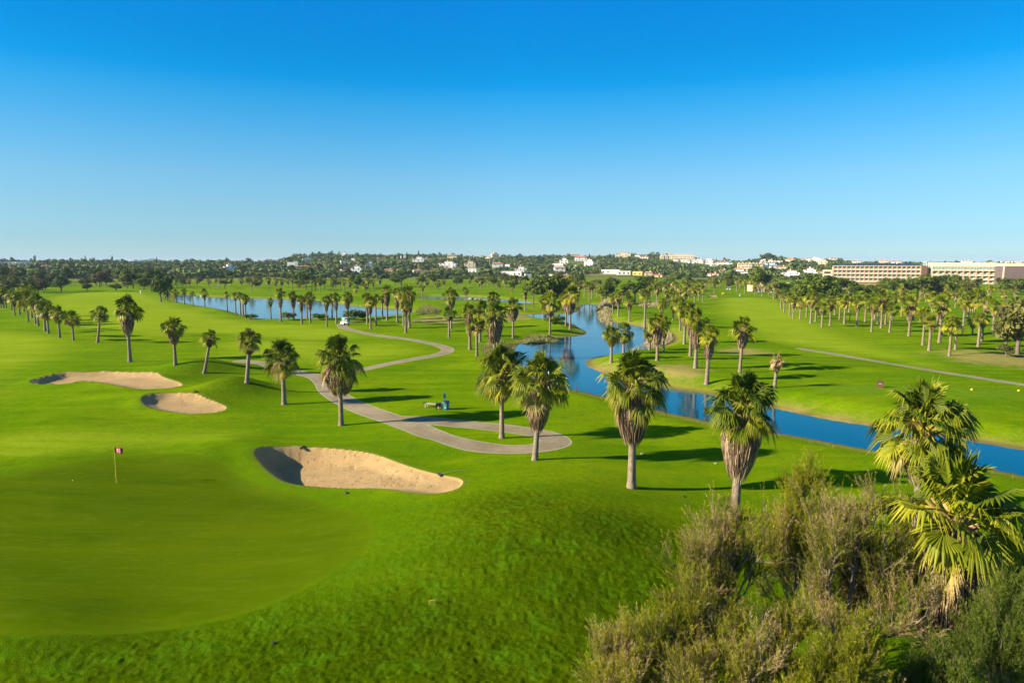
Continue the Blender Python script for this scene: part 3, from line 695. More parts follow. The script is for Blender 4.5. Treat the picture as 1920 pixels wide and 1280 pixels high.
palm(1452, 727, 657, 33, 'dying brown palm with withered leaves on the right lawn', skirt=700, sw=12, dying=True, topx=1458, name='dying_palm')
palm(1387, 697, 588, 50, 'fan palm standing alone left of the dying palm on the right lawn', skirt=654, sw=22, topx=1394)
palm(1325, 713, 605, 42, 'front fan palm of the cluster on the right canal bank', skirt=676, sw=20, topx=1331)
palm(1304, 690, 574, 46, 'fan palm with pale trunk just behind the front one on the canal bank', skirt=655, sw=22)
palm(1294, 667, 566, 40, 'dark-trunked fan palm in the canal bank cluster', skirt=634, sw=18)
palm(1283, 645, 563, 32, 'fan palm at the back of the canal bank cluster', skirt=612, sw=16)
palm(1275, 616, 557, 27, 'fan palm farthest up the canal bank above the cluster', skirt=600, sw=12)
palm(1244, 661, 590, 30, 'pale-trunked fan palm by the tan reeds', skirt=634, sw=14)
palm(1232, 676, 585, 40, 'fan palm in front of the tan reeds on the right bank', skirt=648, sw=18)
palm(1218, 656, 607, 28, 'short fan palm on the waterside edge of the reeds', skirt=642, sw=14)
palm(1146, 675, 607, 38, 'short dark-trunked fan palm at the tip of the right bank', skirt=650, sw=18)
palm(1169, 662, 603, 34, 'short fan palm just right of the one on the bank tip', skirt=646, sw=16)
palm(1209, 606, 540, 22, 'tall thin fan palm on the right bank above the pool', skirt=562, sw=9)
palm(1180, 598, 552, 21, 'fan palm on the dry right bank between the thin palms', skirt=582, sw=10)
palm(1159, 592, 545, 20, 'middle fan palm of three behind the tan reed bed', skirt=572, sw=10)
palm(1149, 587, 547, 20, 'leftmost fan palm of three behind the tan reed bed', skirt=572, sw=10)
palm(1061, 610, 543, 27, 'left palm of the pair near the peninsula tip', skirt=584, sw=14)
palm(1069, 616, 530, 42, 'right palm of the pair near the peninsula tip', skirt=590, sw=20)
palm(1031, 625, 546, 36, 'dark-skirted palm in the middle of the peninsula', skirt=594, sw=18)
palm(1019, 598, 552, 20, 'thin palm behind the peninsula at the inlet', skirt=576, sw=9)
palm(962, 632, 553, 36, 'palm on the left root of the peninsula above the reeds', skirt=602, sw=20)
palm(985, 582, 538, 14, 'small palm on the strip between pond and inlet', skirt=562, sw=7)
palm(927, 668, 562, 52, 'bushiest palm of the clump left of the pool', skirt=645, sw=32)
palm(894, 667, 590, 36, 'front palm of the clump left of the pool', skirt=625, sw=20)
palm(881, 655, 566, 32, 'leftmost palm of the clump left of the pool', skirt=628, sw=18)
palm(900, 641, 560, 36, 'rear palm of the clump left of the pool', skirt=618, sw=18)
palm(925, 622, 542, 31, 'palm rising behind the clump left of the pool', skirt=590, sw=16)
palm(842, 633, 572, 28, 'short palm alone beyond the path bend', skirt=602, sw=11)
palm(846, 616, 537, 32, 'tall palm behind the short one beyond the path bend', skirt=578, sw=16)
def row(items, fmt, group, **kw):
    items = sorted(items, key=lambda q: q[0])
    for i, q in enumerate(items):
        palm(*q[:4], fmt % ordn(i), group, skirt=(q[4] if len(q) > 4 else None), **kw)
row([(138,638,578,34,612),(112,633,570,33,607),(91,625,561,36,600),(85,621,560,30,598),(72,611,547,34,588),(67,607,546,26,585),(53,603,541,36,575),(37,590,545,24),(28,591,546,22),(22,581,540,20),(12,577,540,20),(7,577,537,20),(2,577,541,22),(60,596,532,22),(45,584,530,20)],
    'fan palm in the dense row along the left edge, %s from left', 'palms in the dense row at the left edge')
row([(310,560,532,18),(314,563,534,18),(330,567,541,14),(346,570,539,13),(362,570,545,11),(384,575,540,17),(426,581,545,12),(442,584,546,15),(451,587,547,13),(456,589,549,12),(461,597,549,18,572),(508,598,556,15),(527,603,537,23,578),
     (551,600,544,21,578),(566,607,552,17,586),(576,597,554,14),(582,605,545,23,582),(613,612,551,21,585),(623,600,549,15),(631,606,547,19,584),(652,598,543,25,580),(689,606,546,20,584),(695,617,552,23,590),(705,609,549,17),(717,595,552,14),
     (726,601,531,25,575),(745,604,537,21,580),(757,610,536,28,585),(761,624,560,22,594),(768,614,532,32,588)],
    'fan palm along the near shore of the lake, %s from left', 'palms along the near shore of the lake')
row([(1470,586,548,15),(1464,578,546,14),(1480,591,547,18),(1487,597,555,18),(1500,598,555,20),(1512,594,556,16),(1520,606,541,27,578),(1529,603,556,20),(1541,613,563,25,590),(1556,611,556,22,584),(1565,591,562,14),(1583,607,552,24,580),(1606,612,553,24,585),
     (1634,622,558,26,592),(1645,607,563,18),(1652,615,541,35,582),(1660,608,560,20),(1668,623,563,29,590),(1704,630,550,37,602),(1730,647,574,28,605),(1742,657,587,32,618),(1761,642,550,38,598),(1765,630,560,24),(1780,667,587,36,610),(1791,655,598,28,625),
     (1823,627,590,22),(1834,650,583,28,610),(1841,639,585,22),(1826,596,539,38,575),(1791,577,541,19),(1736,566,541,14),(1592,585,548,18),(1712,600,548,22),(1746,598,545,24),(1690,592,546,20),(1492,580,545,17),(1535,590,548,20),(1574,598,550,20),(1622,603,550,22),(1640,598,546,21),(1672,600,547,22),(1757,610,552,24),(1806,612,552,24),(1848,610,552,26),(1862,618,560,26),(1815,596,545,22),(1770,592,544,20)],
    'fan palm in the grove beyond the right fairway, %s from left', 'palms in the grove beyond the right fairway')
row([(1232,571,527,20),(1242,586,557,19,572),(1259,568,538,22),(1222,557,525,16),(1275,558,532,16),(1292,560,530,19),(1301,557,530,16),(1310,563,530,18),(1105,565,527,17),(1110,560,528,14),(1216,560,530,16),(1248,556,527,16),(1267,552,525,15),(1284,553,524,15),(1128,568,545,12),(1168,566,531,18),(1190,564,529,18),(1176,575,545,14),(1200,560,527,16),(1139,560,530,14),(1160,575,541,17),(1211,578,545,18),(1250,575,541,18),(1268,580,545,19),(1285,572,538,18),(1302,570,535,17),(1318,566,533,16),(1228,552,522,15),(1262,549,521,14),(1296,549,521,14),(1312,552,524,15),(1180,555,524,15),(1150,556,526,14),(1096,556,523,14),(1086,560,527,13),(1120,556,524,14),(1240,600,562,20),(1262,600,560,20)],
    'fan palm in the thicket behind the river bend, %s from left', 'palms behind the river bend')
row([(1339,550,525,12),(1361,542,522,9),(1381,547,520,12),(1396,550,519,14),(1416,553,530,13),(1429,556,526,12),(1451,561,520,17),(1387,540,518,10),(1322,548,524,11),(1330,542,520,10),(1350,540,519,9),(1408,545,520,12)],
    'fan palm around the far end of the right fairway, %s from left', 'palms around the far end of the right fairway')
row([(792,562,530,13),(873,565,537,14),(959,553,532,12),(935,543,525,12),(881,538,519,10),(472,546,520,13),(504,546,517,14),(560,543,526,11),(624,547,520,15),(548,545,518,11),(585,545,520,11),(592,545,522,12),(600,547,521,13),(608,543,519,10),(638,544,520,11),(645,545,521,12),
     (656,546,521,14),(424,536,517,12),(434,537,516,12),(452,536,519,12),(488,537,518,13),(517,539,518,14),(528,540,520,12),(540,538,518,12),(690,541,519,12),(700,543,522,12),(712,539,518,12),(783,541,519,12),(800,542,520,13),(820,545,522,15),(832,543,519,12),(902,542,520,12),(915,539,519,10),
     (948,539,518,12),(965,540,520,10),(975,536,517,11),(370,538,519,10),(355,540,519,11),(340,538,518,11),(330,541,520,10),(392,541,520,11),(405,538,518,10),(414,540,519,11),(668,552,533,14),(686,545,528,14)],
    'distant fan palm on the lawns across the lake, %s from left', 'distant palms on the lawns across the lake')

# ------------------------------------------------------------------ broad-leaved trees, pines and shrubs
def tree_mesh(lobes, n, size, seed, up=.35):
    """leaf clumps scattered through several uneven lobes (cx,cy,cz,rx,ry,rz) in a unit-ish frame"""
    r = np.random.default_rng(seed); mb = MB()
    L = np.array(lobes); vol = L[:, 3]*L[:, 5]; w_ = vol/vol.sum()
    k = r.choice(len(L), n, p=w_); d = r.normal(size=(n, 3)); d /= np.linalg.norm(d, axis=1)[:, None]
    rad = np.clip(r.random(n)**.38, .3, 1)*(1+.20*np.sin(d[:, 0]*7+k)*np.sin(d[:, 1]*6+2*k)*1.0+.12*np.sin(d[:, 2]*11+k*3))
    d[:, 2] = np.where(d[:, 2] < -.5, d[:, 2]*.6, d[:, 2])
    C = L[k, :3]+d*rad[:, None]*L[k, 3:6]
    nrm = d*.7+r.normal(size=(n, 3))*.6+np.array([0, 0, up]); nrm /= np.linalg.norm(nrm, axis=1)[:, None]
    a = np.cross(nrm, r.normal(size=(n, 3))); a /= np.linalg.norm(a, axis=1)[:, None]+1e-9; b = np.cross(nrm, a)
    s = size*(.5+r.random(n))[:, None]; e = (.45+.5*r.random(n))[:, None]
    V = np.stack([C-a*s, C+b*s*e, C+a*s, C-b*s*e], 1).reshape(-1, 3); q = np.arange(n)*4
    t = np.repeat(np.clip(.45+.25*np.sin(C[:, 0]*5+C[:, 2]*4+seed)+r.normal(0, .2, n), 0, 1), 4)
    mb.add(V, np.stack([q, q+1, q+2, q+3], 1), t); return mb
def trunk_limbs(lobes, seed, h0_=.0, rad=.05, fork=.3):
    r = np.random.default_rng(seed); mb = MB(); L = np.array(lobes)
    f = np.array([r.normal(0, .02), r.normal(0, .02), fork]); mb.tube([(0, 0, -.02), (.01, 0, fork*.5), f], [rad*1.3, rad, rad*.85], 7, False)
    for l in L[:7]:
        m = (f+l[:3])/2+np.array([r.normal(0, .03), r.normal(0, .03), -.03]); mb.tube([f*.98, m, l[:3]], [rad*.6, rad*.4, rad*.15], 5, False)
    return mb
def lobes_round(seed, n=8, flat=.8, zc=.62, spread=.26, rl=.24):
    r = np.random.default_rng(seed); out = []
    for i in range(n):
        a = i*2.4+r.normal(0, .3); q = spread*math.sqrt((i+.3)/n)*1.3; out.append((q*math.cos(a), q*math.sin(a), zc+r.normal(0, .08)+.10*(1-q/spread), rl*r.uniform(.8, 1.2), rl*r.uniform(.8, 1.2), rl*flat*r.uniform(.8, 1.15)))
    return out
TREES = {}
def tree_kind(kind, mat, bark, n, size, lob, rad, fork, seeds):
    TREES[kind] = []
    for s in seeds:
        l = lob(s); TREES[kind].append((tree_mesh(l, n, size, s).mesh('foliage', M[mat]), trunk_limbs(l, s, 0, rad, fork).mesh('trunk', M[bark], True)))
tree_kind('pine', 'pine', 'bark', 3600, .030, lambda s: lobes_round(s, 10, .62, .66, .34, .20), .035, .38, (1, 2, 3))
tree_kind('round', 'bushy', 'bark', 2600, .040, lambda s: lobes_round(s, 9, .95, .56, .24, .24), .04, .22, (4, 5, 6))
tree_kind('olive', 'olive', 'bark', 2600, .036, lambda s: lobes_round(s, 8, .85, .52, .28, .24), .04, .2, (7, 8))
tree_kind('brown', 'brownish', 'bark', 2600, .032, lambda s: lobes_round(s, 8, 1.0, .55, .22, .22), .04, .2, (9, 10))
tree_kind('yellow', 'yellowtree', 'bark', 1500, .045, lambda s: lobes_round(s, 8, .9, .55, .26, .24), .04, .2, (12,))
tree_kind('shrub', 'bushy', 'bark', 1500, .05, lambda s: lobes_round(s, 8, .9, .42, .42, .28), .03, .12, (14, 15))
tree_kind('cypress', 'pine', 'bark', 700, .04, lambda s: [(0, 0, .12+.14*i, .13*(1-.11*i), .13*(1-.11*i), .13) for i in range(6)], .03, .1, (16,))
NT = [0]
def tree(kind, px, py, top, wpx, label, cat='tree', group=None, name=None, X=None, Y=None):
    if X is None: X, Y, z = base(px, py)
    else: z = ground(X, Y)
    i = NT[0]; NT[0] += 1; rr = random.Random(i*13+5)
    dn = (F*ST+(top-640)*CT)/(F*CT-(top-640)*ST); zt = CH-Y*dn; Ht = max(zt-z, 1.); W = wpx*depthf(Y, zt)/F
    fo, tk = TREES[kind][i % len(TREES[kind])]
    e = empty(name or {'pine': 'pine_tree', 'shrub': 'shrub', 'cypress': 'cypress_tree'}.get(kind, 'tree'), (X, Y, z-.05), label, cat, group, rr.uniform(0, 6.28))
    e.scale = (W/1.0 if kind != 'cypress' else W/.28, W/1.0 if kind != 'cypress' else W/.28, Ht/.92)
    link('crown', fo, e); link('trunk', tk, e); return e
def far_tree(kind, *a, **k): return tree(kind, *a, **k)
tree('pine', 1022, 582, 518, 74, 'wide dark flat-topped pine behind the peninsula palms', 'pine tree')
tree('pine', 1000, 576, 524, 34, 'left shoulder of dark pines beside the flat-topped pine', 'pine tree')
tree('pine', 1048, 580, 522, 40, 'dark pine between the flat-topped pine and the tall pair of palms', 'pine tree')
tree('round', 1136, 568, 523, 36, 'dark round tree behind the tan reed bed')
tree('pine', 1190, 566, 526, 44, 'dark pine among the palms right of the round tree', 'pine tree')
tree('yellow', 1067, 541, 514, 24, 'yellow-flowering tree in front of the red-roofed house')
tree('round', 1420, 546, 498, 36, 'tall leafy tree at the end of the right fairway')
tree('olive', 1436, 546, 508, 24, 'paler tree close to the right side of the tall leafy tree')
tree('round', 1524, 572, 519, 76, 'broad green tree massed in front of the long sand-coloured wall')
tree('round', 1500, 572, 528, 40, 'left part of the green trees before the sand-coloured wall')
tree('round', 1560, 574, 528, 40, 'green tree at the right side of the broad green tree')
tree('pine', 1622, 558, 533, 30, 'dark spreading tree left of the grove under the hotel', 'pine tree')
tree('pine', 1602, 558, 536, 26, 'smaller dark tree beside the spreading tree under the hotel', 'pine tree')
tree('pine', 1644, 556, 538, 22, 'dark low tree right of the spreading tree under the hotel', 'pine tree')
tree('olive', 1908, 664, 540, 90, 'big brownish green tree at the right edge of the fairway')
tree('brown', 1885, 658, 562, 56, 'left half of the brownish tree group at the right edge')
tree('brown', 1935, 668, 552, 60, 'tree cut by the right edge of the picture')
tree('olive', 1886, 668, 640, 30, 'low scrubby bush at the foot of the right edge trees', 'bush', name='shrub')
tree('shrub', 541, 600, 580, 21, 'round dark bush on the lake shore between two palms', 'bush')
tree('shrub', 600, 599, 584, 24, 'round green bush at the water beside the shore palms', 'bush')
tree('shrub', 664, 600, 574, 26, 'loose dark bush on the shore left of the golf cart lane', 'bush')
tree('shrub', 682, 599, 578, 20, 'second loose bush on the shore right of the golf cart', 'bush')
tree('shrub', 470, 598, 585, 18, 'low bush at the shore by the left lake palms', 'bush')
tree('shrub', 1042, 606, 585, 30, 'round bush on the peninsula at the inlet', 'bush')
tree('shrub', 1330, 762, 748, 16, 'small scrub at the canal waterline', 'bush')
tree('round', 302, 566, 511, 34, 'dark tree at the left end of the lake')
tree('pine', 318, 556, 516, 18, 'slim dark tree beside the dark tree at the left end of the lake', 'pine tree')
rr = random.Random(4)
# wood at the back of the left fairway
its = []
for i in range(64):
    px = rr.uniform(-10, 300); py = rr.uniform(526, 549) - .03*max(0, px-120); tp = py-rr.uniform(15, 34); its.append((px, py, tp, rr.uniform(20, 38), rr.choice(['round', 'brown', 'brown', 'pine', 'olive', 'round'])))
its.sort()
for i, (px, py, tp, wd, kd) in enumerate(its):
    tree(kd, px, py, tp, wd, '%s in the wood behind the left fairway, %s from left' % ({'round': 'leafy green tree', 'brown': 'brownish tree', 'pine': 'dark pine', 'olive': 'pale olive tree'}[kd], ordn(i)), 'tree', 'trees in the wood behind the left fairway')
its = []
for i in range(46):
    px = rr.uniform(300, 1370); py = rr.uniform(530, 541); its.append((px, py, py-rr.uniform(12, 23), rr.uniform(13, 30), rr.choice(['round', 'pine', 'olive', 'round', 'brown'])))
its += [(574, 543, 512, 27, 'pine'), (568, 541, 515, 16, 'round'), (671, 542, 516, 20, 'round'), (752, 538, 515, 36, 'pine'), (740, 536, 516, 20, 'round'), (862, 539, 517, 22, 'pine'), (857, 540, 524, 18, 'pine'), (925, 538, 516, 20, 'round'),(1210, 550, 522, 26, 'round'), (1246, 548, 522, 30, 'round'), (1085, 548, 520, 26, 'olive'), (1115, 546, 519, 26, 'olive'), (1150, 545, 516, 30, 'olive'),(1290, 546, 520, 26, 'round')]
its.sort()
for i, (px, py, tp, wd, kd) in enumerate(its):
    tree(kd, px, py, tp, wd, '%s in the belt at the foot of the hills, %s from left' % ({'round': 'leafy green tree', 'brown': 'brownish tree', 'pine': 'dark pine', 'olive': 'pale olive tree'}[kd], ordn(i)), 'tree', 'trees in the belt at the foot of the hills')
its = []
for i in range(58):
    px = rr.uniform(1440, 1935); py = rr.uniform(541, 553); its.append((px, py, py-rr.uniform(16, 24)-(4 if px > 1540 else 0), rr.uniform(18, 36), rr.choice(['round', 'pine', 'olive', 'round'])))
its += [(1675, 553, 521, 36, 'round'), (1690, 552, 524, 30, 'pine'), (1725, 554, 519, 44, 'pine'), (1752, 553, 517, 40, 'pine'), (1775, 553, 528, 30, 'round'), (1702, 552, 525, 26, 'olive')]
its.sort()
for i, (px, py, tp, wd, kd) in enumerate(its):
    tree(kd, px, py, tp, wd, '%s in the planting below the hotel, %s from left' % ({'round': 'leafy green tree', 'brown': 'brownish tree', 'pine': 'dark pine', 'olive': 'pale olive tree'}[kd], ordn(i)), 'tree', 'trees in the planting below the hotel')
its = [(rr.uniform(1440, 1925), rr.uniform(550, 566), 0, rr.uniform(13, 20)) for i in range(34)]
its = [(a, b, b-rr.uniform(21, 28), d) for a, b, c, d in its]
row(its, 'fan palm in the planting below the hotel, %s from left', 'palms in the planting below the hotel')

# woodland on the hills: nobody could count it
HOUSEBOX = []
def woodland(boxes):
    r = np.random.default_rng(77); n = 15000
    az = r.uniform(-.76, .72, n); rad = np.exp(r.uniform(math.log(540), math.log(1420), n)); X = rad*np.sin(az); Y = rad*np.cos(az)
    dens = vnoise(X/70, Y/70, 21)+.5*vnoise(X/28, Y/28, 22); band = sstep(540, 760, rad)
    keep = dens > (.22-.62*band); X, Y, az = X[keep], Y[keep], az[keep]; Z = h0(X, Y); n = len(X)
    s = r.uniform(1.5, 3.3, n)*(1+.6*(r.random(n) > .93)); hgt = s*r.uniform(.8, 1.35, n)
    px, py = proj(X, Y, Z); _, pt = proj(X, Y, Z+hgt*1.5); keep = np.ones(n, bool); D = np.hypot(X, Y)
    for x0, x1, y0, y1, dd in boxes:
        hit = (px > x0-2) & (px < x1+2) & (pt < y1-.5) & (py > y0+1) & (D < dd+25); keep &= ~hit
    X, Y, Z, s, hgt = X[keep], Y[keep], Z[keep], s[keep], hgt[keep]; n = len(X)
    # one clump shape: leaf patches round a small core
    K = 34; Vs = []; T_ = []
    for v in range(5):
        d = r.normal(size=(K, 3)); d /= np.linalg.norm(d, axis=1)[:, None]; c = d*np.array([1, 1, .85])*(.55+.45*r.random((K, 1))); nr = d+r.normal(size=(K, 3))*.5; nr /= np.linalg.norm(nr, axis=1)[:, None]
        a = np.cross(nr, r.normal(size=(K, 3))); a /= np.linalg.norm(a, axis=1)[:, None]; b = np.cross(nr, a); q = .36*(.6+.8*r.random((K, 1)))
        Vs.append(np.stack([c-a*q, c+b*q*.8, c+a*q, c-b*q*.8], 1).reshape(-1, 3)); T_.append(np.repeat(r.normal(0, .15, K), 4))
    Vs = np.array(Vs); T_ = np.array(T_); k = r.integers(0, 5, n); tall = r.random(n) > .96
    V = Vs[k]*np.stack([s, s, hgt], 1)[:, None]*np.where(tall, 1., 1.)[:, None, None]; V[tall] *= np.array([.42, .42, 1.7]); V += np.stack([X, Y, Z+hgt*.75], 1)[:, None]
    t = np.clip(T_[k]+r.uniform(.05, .95, n)[:, None], 0, 1)
    f = np.arange(n*K*4).reshape(-1, 4)
    me = mesh_np('woodland', V.reshape(-1, 3), [(4, f, 0)], [M['wood_far']], {'tint': t.ravel()})
    o = link('woodland', me, kind='stuff'); o['label'] = 'scattered dark green trees and scrub covering the far hillside'; o['category'] = 'woodland'

# ------------------------------------------------------------------ feathery foreground trees
def feather_tree(seed, H_, W, dryness=.5, dens=1., fork=.34):
    """tapered trunk, forking limbs, twigs and thousands of thin upswept shoots; metres"""
    r = np.random.default_rng(seed); wood = MB(); tips = []
    def unit(v): return v/(np.linalg.norm(v)+1e-9)
    def grow(p, d, L, rad, lev):
        n = 4; pts = [p]; q = p; dd = d
        for i in range(n):
            dd = unit(dd+r.normal(0, .13, 3)+np.array([0, 0, .10])); q = q+dd*L/n; pts.append(q)
        wood.tube(pts, np.linspace(rad, rad*.5, n+1), 6 if lev < 2 else 4 if lev < 3 else 3, False, r.random())
        if lev >= 4: tips.append((pts[-1], dd, L)); tips.append((pts[2], dd, L)); return
        kids = [5, 5, 4, 4][lev] if lev else 6
        for k in range(kids):
            f = .35+.65*(k+.6)/kids; b = pts[min(n, int(f*n+.5))]
            a = k*2.4+r.normal(0, .4); side = unit(np.cross(dd, np.array([math.cos(a), math.sin(a), .2]))); ang = R([52, 46, 42, 38][lev])*r.uniform(.7, 1.2)
            nd = unit(dd*math.cos(ang)+side*math.sin(ang)+np.array([0, 0, .12]))
            grow(b, nd, L*[.62, .66, .64, .6][lev]*r.uniform(.75, 1.15), rad*.55, lev+1)
        tips.append((pts[-1], dd, L*.5))
    grow(np.array([0, 0, -.1]), unit(np.array([r.normal(0, .06), r.normal(0, .06), 1])), H_*fork, H_*.015, 0)
    # fit to the wanted height and width
    P = np.array([t[0] for t in tips]); top = np.percentile(P[:, 2], 99.5); sx = W*.5/np.percentile(np.hypot(P[:, 0], P[:, 1]), 96); sz = (H_-.35)/top
    S = np.array([sx, sx, sz]); wood.V = [v*S for v in wood.V]
    P = P*S; D = np.array([t[1] for t in tips])*S; D /= np.linalg.norm(D, axis=1)[:, None]
    out = {0: MB(), 1: MB()}
    reps = max(1, int(round(2*dens)))
    P = np.repeat(P, reps, 0)+r.normal(0, .07, (len(P)*reps, 3)); D = np.repeat(D, reps, 0); D = D+r.normal(0, .28, D.shape)+np.array([0, 0, .22]); D /= np.linalg.norm(D, axis=1)[:, None]
    n = len(P); hgt = P[:, 2]/H_; outer = np.hypot(P[:, 0], P[:, 1])/(W*.5)
    clump = np.sin(P[:, 0]*2.1+seed)*np.sin(P[:, 1]*1.9+1.3*seed)*.5+np.sin(P[:, 2]*1.7+seed*2)*.35
    dry = (r.random(n) < np.clip(dryness+clump*.55-.25*(hgt-.6), .05, .95))
    K = 34
    for flag in (0, 1):
        p = P[dry == bool(flag)]; d = D[dry == bool(flag)]; m = len(p)
        if m == 0: continue
        L = r.uniform(.32, .58, m)[:, None, None]; s = r.random((m, K, 1))
        a = np.cross(d, r.normal(size=(m, 3))); a /= np.linalg.norm(a, axis=1)[:, None]; b = np.cross(d, a); th = r.random((m, K, 1))*2*PI
        out_dir = a[:, None]*np.cos(th)+b[:, None]*np.sin(th)
        b0 = p[:, None]+d[:, None]*(s*L); nl = .078*(.6+.8*r.random((m, K, 1))); nd = d[:, None]*.85+out_dir*(.55+.2*r.random((m, K, 1))); tip = b0+nd*nl
        wv = np.cross(nd, r.normal(size=(m, K, 3))); wv /= np.linalg.norm(wv, axis=2)[..., None]; wv *= .0052
        V = np.stack([b0-wv, b0+wv, tip], 2).reshape(-1, 3); f = np.arange(m*K*3).reshape(-1, 3)
        tn = np.clip(.45+clump[dry == bool(flag)][:, None]*.3+r.normal(0, .2, (m, 1))+.25*(s[..., 0])+r.normal(0, .08, (m, K)), 0, 1.1)
        out[flag].add(V, f, np.repeat(tn[..., None], 3, 2).ravel())
        # the stem of each shoot
        wv = a*.0045; V = np.stack([p-wv, p+wv, p+d*L[:, 0]], 1).reshape(-1, 3); out[flag].add(V, np.arange(m*3).reshape(-1, 3), .3)
    return wood, out
FT = {}
def feather(seed, px, top, Y, wpx, dryness, label, dens=1., fork=.34, name='feathery_tree', xoff=0, mats=('feather', 'feather_dry'), wood='greybark'):
    X, _, zt = at_depth(px, top, Y); z = ground(X, Y); Wm = wpx*depthf(Y, zt-1.5)/F
    wd, out = feather_tree(seed, zt-z, Wm, dryness, dens, fork)
    e = empty(name, (X, Y, z), label, 'tree'); wd.build('trunk', M[wood], e, True)
    out[0].build('green_foliage', M[mats[0]], e)
    if out[1].n: out[1].build('dry_foliage', M[mats[1]], e)
    return e
feather(1, 1570, 905, 19.5, 300, .48, 'largest feathery tree, brown dry shoots over a forked trunk, left of the nearest palm', 1.7)
feather(2, 1345, 928, 20.5, 200, .45, 'tall feathery bush in front of the large palm trunk', 1.6)
feather(3, 1492, 862, 22.5, 135, .02, 'yellow-green feathery treetop behind the brown feathery tree', 1.7)
feather(4, 1165, 1170, 17.2, 140, .25, 'lowest feathery bush at the bottom left of the thicket', 1.7)
feather(5, 1285, 1085, 17.2, 200, .40, 'feathery bush between the lowest bush and the forked trunk', 1.7)
feather(6, 1400, 1165, 15.6, 210, .5, 'feathery bush at the bottom edge under the forked trunk', 1.7)
feather(7, 1650, 1180, 15.6, 170, .10, 'greener feathery bush at the bottom edge left of the shaggy palm trunk', 1.9)
feather(8, 1640, 945, 20.8, 130, .6, 'feathery tree with bare twigs close behind the nearest palm', 1.4)
feather(11, 1540, 1190, 14.8, 170, .3, 'low feathery bush beneath the largest feathery tree', 1.6)
feather(12, 1480, 1140, 17.0, 150, .30, 'green feathery bush low in the gap beside the forked trunk', 1.5)
feather(13, 1745, 1215, 15.2, 130, .05, 'small dark green bush at the foot of the shaggy palm trunk', 1.6, mats=('pine', 'brownish'))
feather(9, 1925, 1075, 16.8, 170, .04, 'dark pine with a bent trunk in the bottom right corner', 2.0, .42, name='pine_tree', mats=('pine', 'brownish'), wood='bark')
feather(10, 1925, 985, 19.5, 90, .1, 'dark pine top at the right edge above the corner pine', 1.6, .4, name='pine_tree', mats=('pine', 'brownish'), wood='bark')

# ------------------------------------------------------------------ reeds
def reeds(name, label, pts, n, h, mat, seed, water=False, wd=.05):
    r = np.random.default_rng(seed); poly = pxpoly(pts, None if not water else WZ, 1); mn, mx_ = poly.min(0), poly.max(0)
    P = r.uniform(mn, mx_, (n*6, 2)); P = P[polysdf(P, poly) < 0][:n]; fl = fields(P[:, 0], P[:, 1]); z = np.maximum(H(P[:, 0], P[:, 1], fl), WZ-.2)
    m = len(P); ed = sstep(.0, 2.2, -polysdf(P, poly)); hh = h*(.35+.75*r.random(m))*(.35+.65*ed)*(.8+.22*vnoise(P[:, 0]/3.5, P[:, 1]/3.5, seed+40)); d = r.normal(0, .16, (m, 2)); a = r.random(m)*PI; w_ = wd*(.6+.8*r.random(m))
    b = np.c_[P, z]; wv = np.c_[np.cos(a)*w_, np.sin(a)*w_, 0*a]; mid = b+np.c_[d*hh[:, None]*.4, hh*.6]; tp = b+np.c_[d*hh[:, None]*1.2, hh]
    V = np.stack([b-wv, b+wv, mid+wv*1.3, tp, mid-wv*1.3], 1).reshape(-1, 3); q = np.arange(m)*5
    t = np.repeat(np.clip(.5+r.normal(0, .25, m), 0, 1), 5)+np.tile([-.3, -.3, 0, .3, 0], m)
    me = mesh_np(name, V, [(4, np.stack([q, q+1, q+2, q+4], 1), 0), (3, np.stack([q+2, q+3, q+4], 1), 0)], [M[mat]], {'tint': t})
    o = link(name, me, kind='stuff'); o['label'] = label; o['category'] = 'reeds'; return o
reeds('reeds', 'tall tan reeds on the right bank where the river bends', [(1120,580),(1124,566),(1150,562),(1162,572),(1142,584),(1150,604),(1135,603),(1122,592)], 5200, 2.3, 'reed', 1, wd=.05)
reeds('reeds', 'pale tan reeds in the cove beside the right bank palms', [(1205,652),(1212,636),(1236,624),(1256,622),(1264,640),(1240,650)], 3000, 1.7, 'reed', 2, True, .035)
reeds('reeds', 'thin pale reeds along the shallow edge left of the cove', [(1172,660),(1190,648),(1212,640),(1215,654),(1180,661)], 260, 1.2, 'reed', 3, True, .025)
reeds('reeds', 'greenish reeds on the near bank of the peninsula', [(975,641),(985,628),(1020,627),(1050,629),(1045,634),(1010,640)], 4200, 1.1, 'greenreed', 4, wd=.035)
reeds('reeds', 'dry scrub and reeds left of the pool under the palm clump', [(905,668),(900,650),(925,638),(965,642),(962,660),(930,672)], 3000, 1.0, 'greenreed', 5, wd=.035)
reeds('reeds', 'tan reed patch on the lawn between the lake and the pond', [(777,589),(780,577),(800,575),(826,578),(828,590),(800,591)], 3000, 1.5, 'greenreed', 6, wd=.05)
reeds('reeds', 'low reeds along the near bank of the canal', [(1068,728),(1118,739),(1170,753),(1224,766),(1268,777),(1309,784),(1331,791),(1331,795),(1268,782),(1224,771),(1118,744),(1068,732)], 500, .4, 'greenreed', 7, wd=.012)
reeds('reeds', 'thin dry stalks on the near canal bank at right', [(1456,811),(1512,820),(1583,834),(1625,842),(1720,857),(1836,873),(1920,892),(1920,897),(1836,879),(1625,848),(1456,816)], 260, .8, 'greenreed', 8, wd=.010)
reeds('reeds', 'reeds round the small pond behind the right bank palms', [(1192,574),(1200,564),(1240,562),(1246,572),(1220,578)], 700, 1.6, 'reed', 9, wd=.08)

